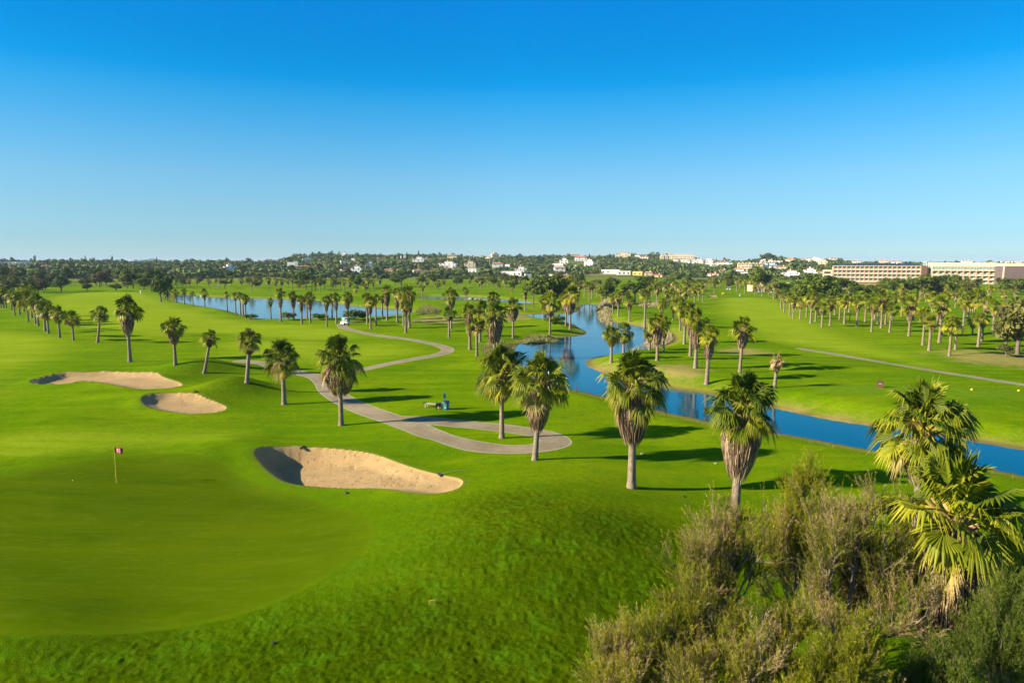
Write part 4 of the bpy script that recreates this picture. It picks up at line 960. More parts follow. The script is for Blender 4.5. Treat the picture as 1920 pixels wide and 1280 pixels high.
# ------------------------------------------------------------------ houses
HS = []; RB = []
def at_hill(px, py):
    x, y = unproj([px], [py]); return float(x[0]), float(y[0])
def house(px, pyb, wpx, hpx, label, wall='white', roof='tile', style='gable', floors=2, name='house', dep=.7, yaw=None, cat='house'):
    X, Y = at_hill(px, min(pyb, 519)); z = float(h0(X, Y)); dist = math.hypot(X, Y)
    W = wpx*depthf(Y, z)/F; Hh = hpx*depthf(Y, z)/F; D = min(W*dep, 14); i = len(HS); rr = random.Random(i*3+1)
    yw = -math.atan2(X, Y)+rr.uniform(-.25, .25) if yaw is None else yaw
    zb = CH-Y*((F*ST+(pyb-640)*CT)/(F*CT-(pyb-640)*ST)); z = min(z, zb)+0
    e = empty(name, (X, Y, zb), label, cat, None, yw); hw, hd = W/2, D/2
    Hr = Hh*.26 if style == 'gable' else .0; Hw = Hh-Hr
    b = MB(); b.box(-hw, hw, -hd, hd, -4, Hw)
    if style == 'flat': b.box(-hw, hw, -hd, -hd+.3, Hw, Hw+.7); b.box(-hw, -hw+.3, -hd+.3, hd, Hw, Hw+.7); b.box(hw-.3, hw, -hd+.3, hd, Hw, Hw+.7)
    if style == 'step': b.box(-hw*.35, hw*.6, -hd*.4, hd, Hw, Hw*1.42)
    b.build('wall', M[wall], e)
    rf = MB(); ov = .5
    if style in ('gable',):
        rf.add([(-hw-ov, -hd-ov, Hw-.1), (hw+ov, -hd-ov, Hw-.1), (hw+ov, hd+ov, Hw-.1), (-hw-ov, hd+ov, Hw-.1), (-hw*.65, 0, Hw+Hr), (hw*.65, 0, Hw+Hr)], [(0, 1, 5, 4), (2, 3, 4, 5)]); nb = rf.n-6
        rf.F[3].append(np.array([(nb+1, nb+2, nb+5), (nb+3, nb, nb+4)])); rf.F[4].append(np.array([(nb+3, nb+2, nb+1, nb)]))
        ro = rf.build('roof', M[roof], e); c = MB(); c.box(hw*.25, hw*.25+.9, hd*.25, hd*.25+.9, Hw, Hw+Hr+1.1); c.build('chimney', M[wall], ro)
    elif style == 'step':
        rf.box(-hw*.35-ov, hw*.6+ov, -hd*.4-ov, hd+ov, Hw*1.42, Hw*1.42+.35); rf.box(-hw-.3, -hw*.35-ov-.05, -hd-.3, hd+.3, Hw, Hw+.3); ro = rf.build('roof', M[roof], e); c = MB(); c.box(-hw*.1, -hw*.1+1, 0, 1, Hw*1.42+.35, Hw*1.42+1.6); c.build('chimney', M[wall], ro)
    nf = floors; nw = max(2, int(W/4.2)); fh = Hw/nf
    if wpx > 9:
        wm = MB(); ww = min(1.3, W/nw*.4); wm.box(-ww/2, ww/2, -.06, .02, 0, min(1.5, fh*.5)); wme = wm.mesh('window', M['glass'])
        k = 0
        for fl_ in range(nf):
            for j in range(nw):
                if k >= 40: break
                if rr.random() < .15: continue
                o = link('window', wme, e); o.location = (-hw+(j+.5)*W/nw, -hd, fl_*fh+fh*.28); k += 1
    HS.append(e); HOUSEBOX.append((px-wpx/2, px+wpx/2, pyb-hpx, pyb-.35*hpx, dist)); return e
house(15, 496, 30, 4.5, 'long low white building at the far left edge of the hills', style='flat', floors=1)
house(45, 496, 22, 5, 'white low warehouse on the far left ridge, right of the long one', style='flat', floors=1)
house(39, 506, 15, 4, 'small white house below the warehouse at far left', style='flat', floors=1)
house(85, 501, 12, 4, 'dull pinkish house in the trees at far left', wall='pinkr')
house(225, 490, 5, 2.5, 'tiny white house under the blue distant hill', floors=1, style='flat')
house(255, 490, 6, 2.5, 'tiny white house right of the blue distant hill', floors=1, style='flat')
house(265, 512, 10, 5.5, 'white house with orange side in the left woods', wall='cream')
house(430, 509, 18, 9, 'white villa with orange porch on the left part of the hillside', roof='earth', style='step')
house(505, 489, 12, 3.5, 'pale low house on the skyline left of the first pine hill', roof='tile')
house(486, 490, 5, 3, 'tiny pale house on the skyline at left', floors=1)
house(550, 499, 19, 6.5, 'white house on the slope of the pine hill', style='flat')
house(568, 502, 25, 4, 'long low house with terracotta terrace on the pine hill slope', wall='sandr', floors=1)
house(576, 489, 17, 5, 'house with blue-grey roof among the dark pines', roof='bluer')
house(528, 502, 6, 3, 'tiny white cabin left of the slope house', floors=1, style='flat')
house(645, 481, 7, 6.5, 'small white chapel-like tower on the pine hill skyline', floors=1, style='step')
house(645, 496, 13, 6, 'white house left of the orange-walled house, higher on the slope', style='flat')
house(662, 489, 6, 4, 'little white house above the orange-walled house', floors=1, style='flat')
house(652, 506, 25, 6, 'long house with bare orange walls', wall='earth', roof='earth', style='flat', floors=1)
house(669, 511, 19, 9, 'white cubic house beside the orange-walled house', style='step')
house(641, 511, 8, 3, 'small white shed below the orange-walled house', style='flat', floors=1)
house(694, 501, 12, 7.5, 'narrow white house in the middle of the left slope', style='step')
house(710, 487, 9, 4, 'cream house high under the cypresses', wall='cream')
house(729, 510, 17, 6, 'cream house low on the slope above the belt of palms', wall='cream')
house(782, 511, 15, 6, 'low pinkish house below the large white hillside villa', wall='white', roof='tile', floors=1)
house(785, 494, 21, 9, 'large white terraced villa on the hillside', style='step')
house(799, 487, 4, 4, 'tiny white gable beside the terraced villa', floors=1)
house(757, 484, 12, 3.5, 'grey-white house among skyline pines', style='flat', floors=1)
house(840, 501, 32, 7.5, 'wide white villa with a raised centre on the slope', style='step')
house(848, 484, 18, 6, 'cream house with terracotta roof on the skyline above the wide villa', wall='cream')
house(881, 502, 21, 9, 'pale orange villa with many terraces', wall='cream', style='step', floors=2)
house(886, 511, 17, 6, 'white house directly below the pale orange villa', style='flat')
house(933, 501, 19, 9, 'white house with terracotta roof right of the orange villa')
house(952, 500, 9, 3.5, 'small white annex right of the terracotta-roofed white house', style='flat', floors=1)
house(915, 484, 10, 4, 'small house at the skyline above the white terracotta house')
house(928, 481, 13, 5, 'domed-looking cream house on the middle skyline', wall='cream', style='step')
house(893, 483, 10, 3, 'low white house on the skyline left of the cream one', floors=1)
house(958, 517, 42, 7.5, 'long low white building at the foot of the hill', style='flat', floors=1, cat='building', name='building')
house(976, 511, 22, 8, 'white block standing behind the long low white building', style='step')
house(990, 519, 12, 4, 'small white outbuilding right of the long low one', style='flat', floors=1)
house(1049, 512, 20, 14, 'tall white house with bright red roof at the foot of the hill', roof='redr')
house(1047, 500, 20, 5, 'white house just behind the red-roofed one', style='flat')
house(1060, 520, 18, 5, 'low house with red tiled roof next to the yellow tree', floors=1)
house(1031, 520, 15, 4.5, 'low white annex left of the red tiled roof', style='flat', floors=1)
house(1057, 495, 16, 8, 'white modern house halfway up the central hill', style='step')
house(1078, 481, 16, 4.5, 'cream house with red roof on the central skyline', wall='cream')
house(1089, 489, 22, 9, 'large white house with pink roof on the central hill', style='gable')
house(1105, 498, 17, 8, 'white terraced house below the large pink-roofed one', style='step')
house(1077, 505, 6, 7, 'narrow white house above the hill road', style='flat')
house(1110, 482, 10, 3, 'low cream roofline on the skyline behind the white houses', wall='cream', floors=1)
house(1145, 513, 34, 6.5, 'long white and yellow row building by the hill road, left one', wall='white', style='flat', floors=1, cat='building', name='building')
house(1169, 515, 24, 6, 'white row building right of the first one by the hill road', wall='white', style='flat', floors=1, cat='building', name='building')
house(1196, 516, 18, 6, 'white house with yellow wall beside the yellow bush', wall='yellow', style='flat', floors=1)
house(1216, 517, 14, 8, 'orange gabled house above the thicket of palms', wall='cream', roof='earth')
house(1232, 520, 22, 6, 'brick-red low house above the thicket of palms', wall='pinkr', floors=1)
house(1168, 482, 28, 6, 'cream villa with arched roof terrace on the skyline', wall='cream', style='step')
house(1208, 486, 17, 6, 'white house at the left foot of the apartment terraces', style='gable')
house(1195, 481, 9, 3.5, 'tiny white house on the skyline left of the apartments')
def apartments(px, pyb, wpx, hpx, n, label, wall='white', roof='tile'):
    X, Y = at_hill(px, min(pyb, 519)); z = float(h0(X, Y)); W = wpx*depthf(Y, z)/F; Hh = hpx*depthf(Y, z)/F
    zb = CH-Y*((F*ST+(pyb-640)*CT)/(F*CT-(pyb-640)*ST)); e = empty('apartment_building', (X, Y, zb), label, 'building', None, -math.atan2(X, Y)+.06); HOUSEBOX.append((px-wpx/2, px+wpx/2, pyb-hpx, pyb, math.hypot(X, Y)))
    b = MB(); rf = MB(); w1 = W/n; r_ = random.Random(n+int(px)); wins = []
    for i in range(n):
        x0 = -W/2+i*w1; hh = Hh*r_.uniform(.8, .98); y0 = -5-r_.uniform(0, 2.5)
        b.box(x0+.004, x0+w1-.004, y0, 6, -5, hh); b.box(x0+w1*.25, x0+w1*.6, y0+2, 5, hh, hh+1.5); rf.box(x0+.3, x0+w1-.3, y0+.6, y0+1.8, hh, hh+.6)
        for f_ in range(max(2, int(Hh/3.2))):
            for q in (.28, .72): wins.append((x0+w1*q, y0, f_*3.0+1.1))
    b.build('wall', M[wall], e); rf.build('roof', M[roof], e)
    wm = MB(); wm.box(-.65, .65, -.07, .02, 0, 1.5); me = wm.mesh('window', M['glass'])
    for x, y, zz in wins[:90]: link('window', me, e).location = (x, y, zz)
apartments(1269, 487, 62, 10, 9, 'long cream apartment terrace along the right-centre skyline', 'cream')
apartments(1282, 492, 36, 6, 5, 'white apartment terrace just below the cream skyline terrace')
apartments(1318, 494, 36, 8, 6, 'white stepped terrace descending right of the skyline apartments')
apartments(1406, 503, 44, 10, 7, 'cream apartment row behind the tall leafy tree', 'cream')
apartments(1438, 500, 26, 9, 4, 'white apartments right of the cream row')
house(1354, 498, 26, 8, 'white house with a pitched roof left of the blue roof', style='gable')
house(1366, 497, 14, 6, 'building with a bright blue roof on the slope', roof='bluer')
house(1338, 499, 12, 4, 'low white house left of the pitched white one', style='flat', floors=1)
house(1355, 511, 15, 6, 'pink-white house low on the slope')
house(1385, 511, 19, 9, 'white gabled house with red roof above the fairway end')
house(1397, 514, 16, 6, 'orange-roofed house right of the white gabled one')
house(1336, 517, 26, 5, 'row of low orange-roofed houses behind the fairway palms', floors=1)
house(1465, 505, 24, 6, 'house with pinkish roof right of the white apartments')
house(1452, 502, 18, 5, 'grey-blue roofed building right of the white apartments', roof='bluer')
house(1482, 492, 17, 8, 'cream house with red roof high on the right hill', wall='cream')
house(1459, 492, 14, 5, 'small reddish-roofed house left of the high cream house')
house(1431, 489, 9, 4.5, 'white house under the tall pines of the right hill')
house(1445, 490, 8, 3.5, 'little red roof right of the white house under the pines')
house(1508, 489, 13, 5, 'white house on the right skyline, left of the pair')
house(1527, 491, 22, 6, 'pair of joined white houses on the right skyline', style='step')
house(1562, 489, 12, 6, 'white gabled house on the skyline above the hotel end')
house(1543, 498, 16, 8, 'cream block close to the left end of the hotel', wall='cream', style='step')
house(1518, 513, 22, 7, 'white terraced houses left of the hotel', style='step')
house(1540, 515, 18, 7, 'white house with pink roof touching the hotel end')
house(1482, 519, 34, 8, 'large white low house with stepped roofs left of the hotel', style='step')
house(1605, 494, 18, 5, 'pinkish roof showing over the left hotel block')
house(1655, 494, 16, 6, 'white house showing over the middle of the left hotel block')
house(1678, 495, 22, 6, 'row of white houses showing over the right part of the left hotel block')
house(1812, 492, 16, 4, 'white gable just above the right hotel block roof')
house(1890, 493, 20, 4, 'red-roofed house behind the right end of the hotel')
house(1912, 494, 14, 4, 'low red roof at the right edge of the skyline', floors=1)
woodland(HOUSEBOX)
for i, (px, py, h_) in enumerate([(785, 487, 17), (700, 487, 11), (712, 487, 10), (748, 486, 12), (755, 486, 10), (763, 486, 13), (740, 487, 9), (970, 487, 9), (1105, 485, 9), (1440, 492, 18), (1448, 492, 14), (1456, 492, 12), (1430, 493, 16), (1466, 492, 9), (817, 487, 9)]):
    tree('pine' if i in (9, 10, 12) else 'cypress', px, py, py-h_, 13 if i in (9, 10, 12) else 4.5, 'dark tree standing up on the skyline, %s in the list of skyline trees' % ordn(i) if False else ('dark pine crown on the right hill skyline' if i in (9, 10, 12) else 'narrow dark cypress on the skyline'), 'tree', 'dark pines on the right skyline' if i in (9, 10, 12) else 'cypresses on the skyline')
for i, (px, pb, pt) in enumerate([(880, 505, 470), (918, 507, 482), (925, 509, 484), (1121, 505, 487), (1178, 508, 490), (686, 513, 495), (823, 487, 470)]):
    X, Y = at_hill(px, pb); z = float(h0(X, Y)); _, _, zt = at_depth(px, pt, Y); b = MB(); b.tube([(0, 0, -1), (0, 0, zt-z)], [.28, .16], 6); 
    b.box(-1.2, 1.2, -.1, .1, (zt-z)*.93, (zt-z)*.93+.25)
    o = b.build('utility_pole', M['steel']); o.location = (X, Y, z); o['category'] = 'pole'
    o['label'] = 'thin utility pole on the hillside, %s of seven from left' % ordn(sorted([880, 918, 925, 1121, 1178, 686, 823]).index(px)); o['group'] = 'utility poles on the hillside'

# ------------------------------------------------------------------ hotel
def hotel():
    def pt(px, Y): return at_depth(px, 500, Y)[0]
    # left block
    Y1 = 455; zb = -1.; xa, xb = pt(1562, Y1+12), pt(1728, Y1-8); ya, yb = Y1+12, Y1-8
    L = math.hypot(xb-xa, yb-ya); ang = math.atan2(yb-ya, xb-xa); _, _, zt = at_depth(1640, 498, Y1)
    e = empty('hotel', (xa, ya, 0), 'left hotel block with pink grid of balconies and a dark flat roof', 'hotel', None, ang)
    Ht = zt; fh = 2.62; nb = 19; bw = (L-.6)/nb
    b = MB(); b.box(.3, L-.3, 1.6, 15, zb, Ht-.5); b.build('body', M['pinkr'], e)
    g = MB()
    for i in range(nb+1): g.box(i*bw+.0, i*bw+.55, -.05, 1.6, zb, Ht)
    g.build('pier', M['redr'], e, kind='stuff') if False else None
    for i in range(nb+1):
        p_ = MB(); p_.box(-.28, .28, -.05, 1.58, zb, Ht-.02); o = p_.build('pier', M['redr'] if i % 1 == 0 else M['pinkr'], e); o.location = (i*bw+.3, 0, 0)
    nf = 5; 
    for f_ in range(nf+1):
        zz = Ht-f_*fh; p_ = MB(); p_.box(.0, L, -.12, 1.5, zz-.42, zz-.03); p_.build('floor_slab', M['pinkr'] if f_ else M['cream'], e)
    r_ = MB(); r_.box(-.3, L+.3, -.3, 15.3, Ht, Ht+.35); ro = r_.build('roof', M['solar'], e)
    for k in range(14):
        p_ = MB(); p_.box(0, 4.2, 0, 2.0, 0, .12); o = p_.build('solar_panel', M['solar'], ro); o.location = (2+k*(L-6)/13.5, 3, Ht+.6); o.rotation_euler = (R(14), 0, 0)
    wm = MB(); wm.box(.02, bw-.6, 1.2, 1.35, 0, fh-.55); wm.box(.02, bw-.6, .0, .06, 0, .85); wme = wm.mesh('window', M['curtain'])
    k = 0
    for f_ in range(nf):
        for i in range(nb):
            o = link('window', wme, e); o.location = (i*bw+.6, 0, Ht-(f_+1)*fh+.02); k += 1
    p_ = MB(); p_.box(L-.29, L+3.4, .1, 15, zb, Ht-.04); p_.build('end_wall', M['shadebrownr'], e)
    # low wing at its left end
    p_ = MB(); p_.box(-5.6, -.05, 3, 15, zb, Ht-3.); p_.build('side_wing', M['pinkr'], e)
    for f_ in range(3):
        q = MB(); q.box(-5.2, -1.2, 2.93, 3.05, 0, 1.5); o = q.build('wing_window', M['glass'], e); o.location = (0, 0, Ht-5.6-f_*fh)
    # glass stair tower
    X = pt(1743, 452); e2 = empty('glass_tower', (X, 452, 0), 'narrow pale glass stair tower between the two hotel blocks', 'tower', None, -.05)
    _, _, z2 = at_depth(1743, 489, 452); q = MB(); q.box(-1.9, 1.9, 0, 5, zb, z2); q.build('glass', M['glasspale'], e2)
    q = MB()
    for x in (-2, -.7, .7, 2): q.box(x-.1, x+.1, -.15, -.01, zb, z2)
    for k in range(7): q.box(-2, 2, -.22, -.16, z2-k*2.4-.12, z2-k*2.4)
    q.build('frame', M['white'], e2)
    # right block
    Y2 = 430; xa, xb = pt(1749, Y2+8), pt(1868, Y2-6); ya, yb = Y2+8, Y2-6; L = math.hypot(xb-xa, yb-ya); ang = math.atan2(yb-ya, xb-xa); _, _, zt = at_depth(1800, 499, Y2)
    e = empty('hotel', (xa, ya, 0), 'right hotel block with a glazed top storey and yellow roof band', 'hotel', None, ang); Ht = zt
    nb = 10; bw = L/nb; b = MB(); b.box(0.3, L-.3, 1.6, 16, zb, Ht-.2); b.build('body', M['pinkr'], e)
    r_ = MB(); r_.box(-.2, L+.2, .6, 16, Ht, Ht+2.1); r_.build('roof_band', M['cream'], e)
    q = MB(); q.box(0, L, .2, 1.55, Ht-2.35, Ht-.45); q.build('top_glazing', M['glasspale'], e)
    q = MB(); q.box(-.2, L+.2, -.2, 1.6, Ht-.42, Ht-.02); q.box(-.2, L+.2, -.3, 1.6, Ht-2.9, Ht-2.37); 
    for i in range(21): q.box(i*L/20-.06, i*L/20+.06, .05, .19, Ht-2.36, Ht-.43)
    q.build('top_frame', M['cream'], e)
    Hb = Ht-2.9; fh = 2.7
    for i in range(nb+1):
        p_ = MB(); p_.box(-.35, .35, -.05, 1.58, zb, Hb-.01); o = p_.build('pier', M['redr'], e); o.location = (i*bw, 0, 0)
    for f_ in range(1, 5):
        zz = Hb-f_*fh; p_ = MB(); p_.box(.0, L, -.12, 1.5, zz-.42, zz-.03); p_.build('floor_slab', M['cream'], e)
    wm = MB(); wm.box(.38, bw-.38, 1.2, 1.35, 0, fh-.5); wm.box(.38, bw-.38, .0, .06, 0, .85); wme = wm.mesh('window', M['curtain'])
    for f_ in range(4):
        for i in range(nb):
            o = link('window', wme, e); o.location = (i*bw, 0, Hb-(f_+1)*fh+.02)
    p_ = MB(); p_.box(L-.29, L+4.6, -.6, 16, zb, Ht-.44); p_.build('end_wall', M['shadebrownr'], e)
    p_ = MB(); p_.box(L-.5, L+.3, -.75, -.61, zb, Ht-.44); p_.build('edge_strip', M['cream'], e)
    # third block, its shade painted into the wall colour
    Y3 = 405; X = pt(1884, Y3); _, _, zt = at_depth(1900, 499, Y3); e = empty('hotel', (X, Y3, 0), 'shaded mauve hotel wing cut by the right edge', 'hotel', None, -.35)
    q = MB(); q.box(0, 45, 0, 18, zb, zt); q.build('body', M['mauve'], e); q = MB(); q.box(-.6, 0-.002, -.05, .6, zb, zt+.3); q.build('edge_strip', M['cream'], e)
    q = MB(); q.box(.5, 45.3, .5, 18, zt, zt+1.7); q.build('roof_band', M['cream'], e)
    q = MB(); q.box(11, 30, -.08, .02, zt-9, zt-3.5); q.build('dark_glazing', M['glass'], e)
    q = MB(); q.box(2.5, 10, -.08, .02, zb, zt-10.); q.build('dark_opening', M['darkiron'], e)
hotel()
def lowwall(px0, px1, pyt, pyb, label, Yd):
    xa = at_depth(px0, pyb, Yd)[0]; xb = at_depth(px1, pyb, Yd)[0]; zt = at_depth(px0, pyt, Yd)[2]; zb_ = min(at_depth(px0, pyb, Yd)[2], .2)-1
    e = empty('service_building', ((xa+xb)/2, Yd, 0), label, 'building'); W = (xb-xa)/2
    q = MB(); q.box(-W, W, 0, 8, zb_, zt); q.build('wall', M['sandr'], e); q = MB(); q.box(-W-.2, W+.2, -.2, 8.2, zt+.002, zt+.3); q.build('roof', M['sandr'], e)
    for k in range(max(1, int(W/4))):
        d = MB(); d.box(-.9, .9, -.05, .03, 0, 1.8); o = d.build('door', M['darkiron'], e); o.location = (-W+2.5+k*5.5, 0, .1)
lowwall(1412, 1434, 536.5, 547, 'low sand-coloured hut at the far end of the right fairway', 318)
lowwall(1436, 1462, 531, 547, 'taller sand-coloured building right of the hut, with a white cart in front', 322)
lowwall(1466, 1500, 531.5, 540, 'long sand-coloured wall left of the broad green tree', 355)
lowwall(1560, 1662, 530, 540, 'long sand-coloured wall below the left hotel block', 350)

# ------------------------------------------------------------------ people (one skinned body each)
def person(px, py, label, top='white', bottom='bluecloth', X=None, Y=None, z=None, sit=False, rz=0., parent=None, swing=True):
    if X is None: X, Y, z = base(px, py)
    bm = bpy.data.meshes.new('body')
    if sit:
        J = [(0,0,.95),(0,.0,1.2),(0,-.02,1.42),(0,-.03,1.52),(0,-.05,1.66),(-.19,0,1.38),(-.24,-.15,1.12),(-.16,-.42,1.08),(.19,0,1.38),(.24,-.15,1.12),(.16,-.42,1.08),(-.1,0,.93),(-.12,-.44,.93),(-.12,-.46,.52),(-.12,-.58,.48),(.1,0,.93),(.12,-.44,.93),(.12,-.46,.52),(.12,-.58,.48)]
    else:
        J = [(0,0,.95),(0,.02,1.2),(0,-.02,1.42),(0,-.04,1.52),(0,-.06,1.68),(-.19,0,1.38),(-.22,-.16,1.12),(-.05,-.36,.98),(.19,0,1.38),(.20,-.16,1.12),(.04,-.38,.96),(-.1,0,.92),(-.14,-.03,.48),(-.16,.02,.07),(-.17,-.15,.03),(.1,0,.92),(.14,-.03,.48),(.16,.02,.07),(.17,-.15,.03)]
    E = [(0,1),(1,2),(2,3),(3,4),(2,5),(5,6),(6,7),(2,8),(8,9),(9,10),(0,11),(11,12),(12,13),(13,14),(0,15),(15,16),(16,17),(17,18)]
    rad = [.15,.15,.15,.06,.105,.065,.048,.04,.065,.048,.04,.10,.065,.045,.04,.10,.065,.045,.04]
    bm.from_pydata(J, E, []); tmp = bpy.data.objects.new('tmp', bm); COL.objects.link(tmp)
    md = tmp.modifiers.new('s', 'SKIN'); tmp.modifiers.new('u', 'SUBSURF').levels = 1
    for i, v in enumerate(bm.skin_vertices[0].data): v.radius = (rad[i], rad[i]*(.75 if i < 3 else 1)); v.use_root = i == 0
    dg = bpy.context.evaluated_depsgraph_get(); me = bpy.data.meshes.new_from_object(tmp.evaluated_get(dg)); bpy.data.objects.remove(tmp)
    me.materials.clear(); [me.materials.append(M[q]) for q in ('skin', top, bottom)]
    for p in me.polygons:
        c = p.center; p.use_smooth = True
        p.material_index = 0 if c.z > 1.5 else 1 if (c.z > .98 and not (c.y < -.28)) else (0 if c.y < -.3 and c.z > .93 and not sit else 2)
    o = link('person', me); o['label'] = label; o['category'] = 'person'; o.location = (X, Y, z); o.rotation_euler = (0, 0, rz)
    h = MB(); h.sphere((0, -.05, 1.78-.08), .11, .8); h.box(-.08, .08, -.22, -.13, 1.69, 1.71); h.build('cap', M['white'], o, True)
    return o
# ------------------------------------------------------------------ golf carts
def cart(px, py, rz, label, driver=None):
    X, Y, z = base(px, py); e = empty('golf_cart', (X, Y, z), label, 'golf cart', None, rz); e.scale = (.82, .82, .82)
    b = MB()   # x forward
    prof = [(-1.15, .38), (-1.2, .75), (-1.0, .88), (-.35, .86), (-.30, .55), (.45, .42), (.62, .50), (.72, .95), (.95, .92), (1.2, .70), (1.24, .40)]
    n = len(prof); V = [(x, s*.58, z_) for s in (-1, 1) for x, z_ in prof]; b.add(V, [(i, i+1, n+i+1, n+i) for i in range(n-1)]+[(n-1, 0, n, 2*n-1)])
    bodytri = []; 
    for s, o_ in ((0, 0), (1, n)):
        pairs = [(0, 1, 2, 3), (0, 3, 4, 4), (0, 4, 5, 10), (5, 6, 9, 10), (6, 7, 8, 9)]
        for q in pairs: bodytri.append([o_+k for k in q])
    b.F[4].append(np.array([q for q in bodytri if len(set(q)) == 4])); b.F[3].append(np.array([[q[0], q[1], q[2]] for q in bodytri if len(set(q)) == 3]))
    b.build('body', M['cartwhite'], e)
    r = MB(); r.box(-1.0, .75, -.6, .6, 1.80, 1.86); r.box(-.92, .67, -.52, .52, 1.86, 1.90); r.build('roof', M['cartwhite'], e)
    for x, y, x2 in ((-.95, -.54, -.9), (-.95, .54, -.9), (.78, -.54, .6), (.78, .54, .6)):
        p = MB(); p.tube([(x, y, .85), (x2, y, 1.80)], [.02, .02], 6); p.build('roof_post', M['black'], e)
    w_ = MB(); w_.add([(.76, -.52, .95), (.76, .52, .95), (.62, .52, 1.78), (.62, -.52, 1.78)], [(0, 1, 2, 3)]); w_.build('windscreen', M['glasspale'], e)
    s = MB(); s.box(-.75, -.32, -.52, .52, .87, .98); s.box(-.85, -.74, -.52, .52, .98, 1.35); s.build('seat', M['seat'], e)
    for x in (-.8, .82):
        for y in (-.52, .52):
            t = MB(); t.tube([(x, y-.09, .22), (x, y+.09, .22)], [.22, .22], 14); wh = t.build('wheel', M['black'], e); h = MB(); h.tube([(x, y-.1, .22), (x, y+.1, .22)], [.11, .11], 10); h.build('hub', M['steel'], wh)
    sw = MB(); sw.tube([(.55, .25, .9), (.35, .25, 1.08)], [.02, .02], 6); sw.tube([(.35+.05*math.cos(a), .25+.17*math.sin(a), 1.08+.15*math.cos(a)) for a in np.linspace(0, 6.28, 13)], [.015]*13, 5, False); sw.build('steering_wheel', M['black'], e)
    bg_ = MB(); bg_.tube([(-1.25, .25, .55), (-1.35, .25, 1.35)], [.15, .14], 10); bg_.tube([(-1.25, -.25, .55), (-1.35, -.25, 1.35)], [.15, .14], 10); bg_.build('bag_rack', M['bluecloth'], e)
    if driver:
        d = Vector((math.cos(rz), math.sin(rz))); s_ = Vector((-math.sin(rz), math.cos(rz)))
        person(0, 0, driver, 'white', 'bluecloth', X-.41*d.x+.21*s_.x, Y-.41*d.y+.21*s_.y, z-.0, True, rz+PI/2).scale = (.85, .85, .85)
    return e
cart(647, 609, R(-118), 'white golf cart coming up the path by the lake', 'driver in a white shirt sitting in the golf cart by the lake')
cart(407, 541, R(10), 'white golf cart far off on the lawn beyond the lake')
cart(1366, 544, R(170), 'golf cart with pale roof near the end of the right fairway')
cart(1425, 549, R(0), 'white golf cart parked in front of the sand-coloured hut')
cart(1448, 550, R(0), 'white golf cart parked in front of the taller sand-coloured building')
person(1387, 560, 'golfer standing on the far part of the right fairway', 'white', 'bluecloth', rz=.6)
person(264, 552, 'golfer in white at the far end of the left fairway', 'white', 'white', rz=-.5)
person(1455, 664, 'small figure of a golfer in the palm shade on the right lawn', 'bluecloth', 'bluecloth', rz=1.2) if False else None

# ------------------------------------------------------------------ flagstick
X, Y, z = base(218.5, 905); e = empty('flagstick', (X, Y, z), 'red flag numbered 15 on a yellow pole standing in the green', 'flag')
zt = at_depth(218, 838, Y)[2]-z
p = MB(); p.tube([(0, 0, -.1), (0, 0, zt*.5), (.0, 0, zt)], [.022, .019, .015], 8); p.build('pole', M['yellowpole'], e)
p = MB(); p.sphere((0, 0, zt*.19), .055, 1.5); p.build('marker', M['orange'], e)
yawf = math.atan2(-X, Y)*-1
fw, fh_ = .50, .34; nx, ny = 14, 8; V = []
for side in (0, .006):
    for j in range(ny):
        for i in range(nx):
            a, b_ = i/(nx-1), j/(ny-1); V.append((.015+a*fw, .035*math.sin(a*6.5+b_)*a+side, zt-.02-fh_*(1-b_)-.05*a+.012*math.sin(a*8)))
f = []; o2 = nx*ny
for j in range(ny-1):
    for i in range(nx-1):
        q = j*nx+i; f.append((q, q+1, q+nx+1, q+nx)); f.append((o2+q, o2+q+nx, o2+q+nx+1, o2+q+1))
p = MB(); p.add(V, f); fl = p.build('flag', M['red'], e, True)
cu = bpy.data.curves.new('t', 'FONT'); cu.body = '15'; cu.size = .30; cu.align_x = 'CENTER'; cu.align_y = 'CENTER'; cu.extrude = .002; cu.offset = .008
to = bpy.data.objects.new('t', cu); COL.objects.link(to); dg = bpy.context.evaluated_depsgraph_get(); tm = bpy.data.meshes.new_from_object(to.evaluated_get(dg)); bpy.data.objects.remove(to)
tm.materials.clear(); tm.materials.append(M['whitecloth'])
for v in tm.vertices:
    x, y = v.co.x, v.co.y; a = min(1, max(0, (x+.27)/fw)); v.co = (x+.27, -.012+.035*math.sin(a*6.5+.5)*a-v.co.z, zt-.02-fh_*.5+y-.05*a+.012*math.sin(a*8))
link('number', tm, fl)
# ------------------------------------------------------------------ bench, cooler and small course furniture
X, Y, z = base(812, 764); e = empty('bench', (X, Y, z), 'weathered backless wooden bench on the lawn inside the bend of the path', 'bench', None, -.42); e.scale = (.85, .85, .85)
for k, y in enumerate((-.2, 0, .2)):
    q = MB(); q.box(-.95, .95, y-.08, y+.08, .42, .47); q.build('seat_plank', M['timber'], e)
for x in (-.85, .85):
    q = MB(); q.box(x-.05, x+.05, -.3, .3, .32, .415); q.box(x-.05, x+.05, -.3, -.2, -.1, .32); q.box(x-.05, x+.05, .2, .3, -.1, .32); q.build('leg', M['timber'], e)
q = MB(); q.box(-1.15, -1.02, -.35, .35, .40, .52); q.build('end_rail', M['darkiron'], e)
X, Y, z = base(836, 767); e = empty('ball_washer', (X, Y, z), 'teal ball washer and bin with pale panels beside the bench', 'ball washer', None, .2)
q = MB(); q.tube([(0, 0, -.05), (0, 0, .1), (0, 0, .72), (0, 0, .76)], [.30, .33, .35, .33], 16); q.build('bin', M['teal'], e)
q = MB(); 
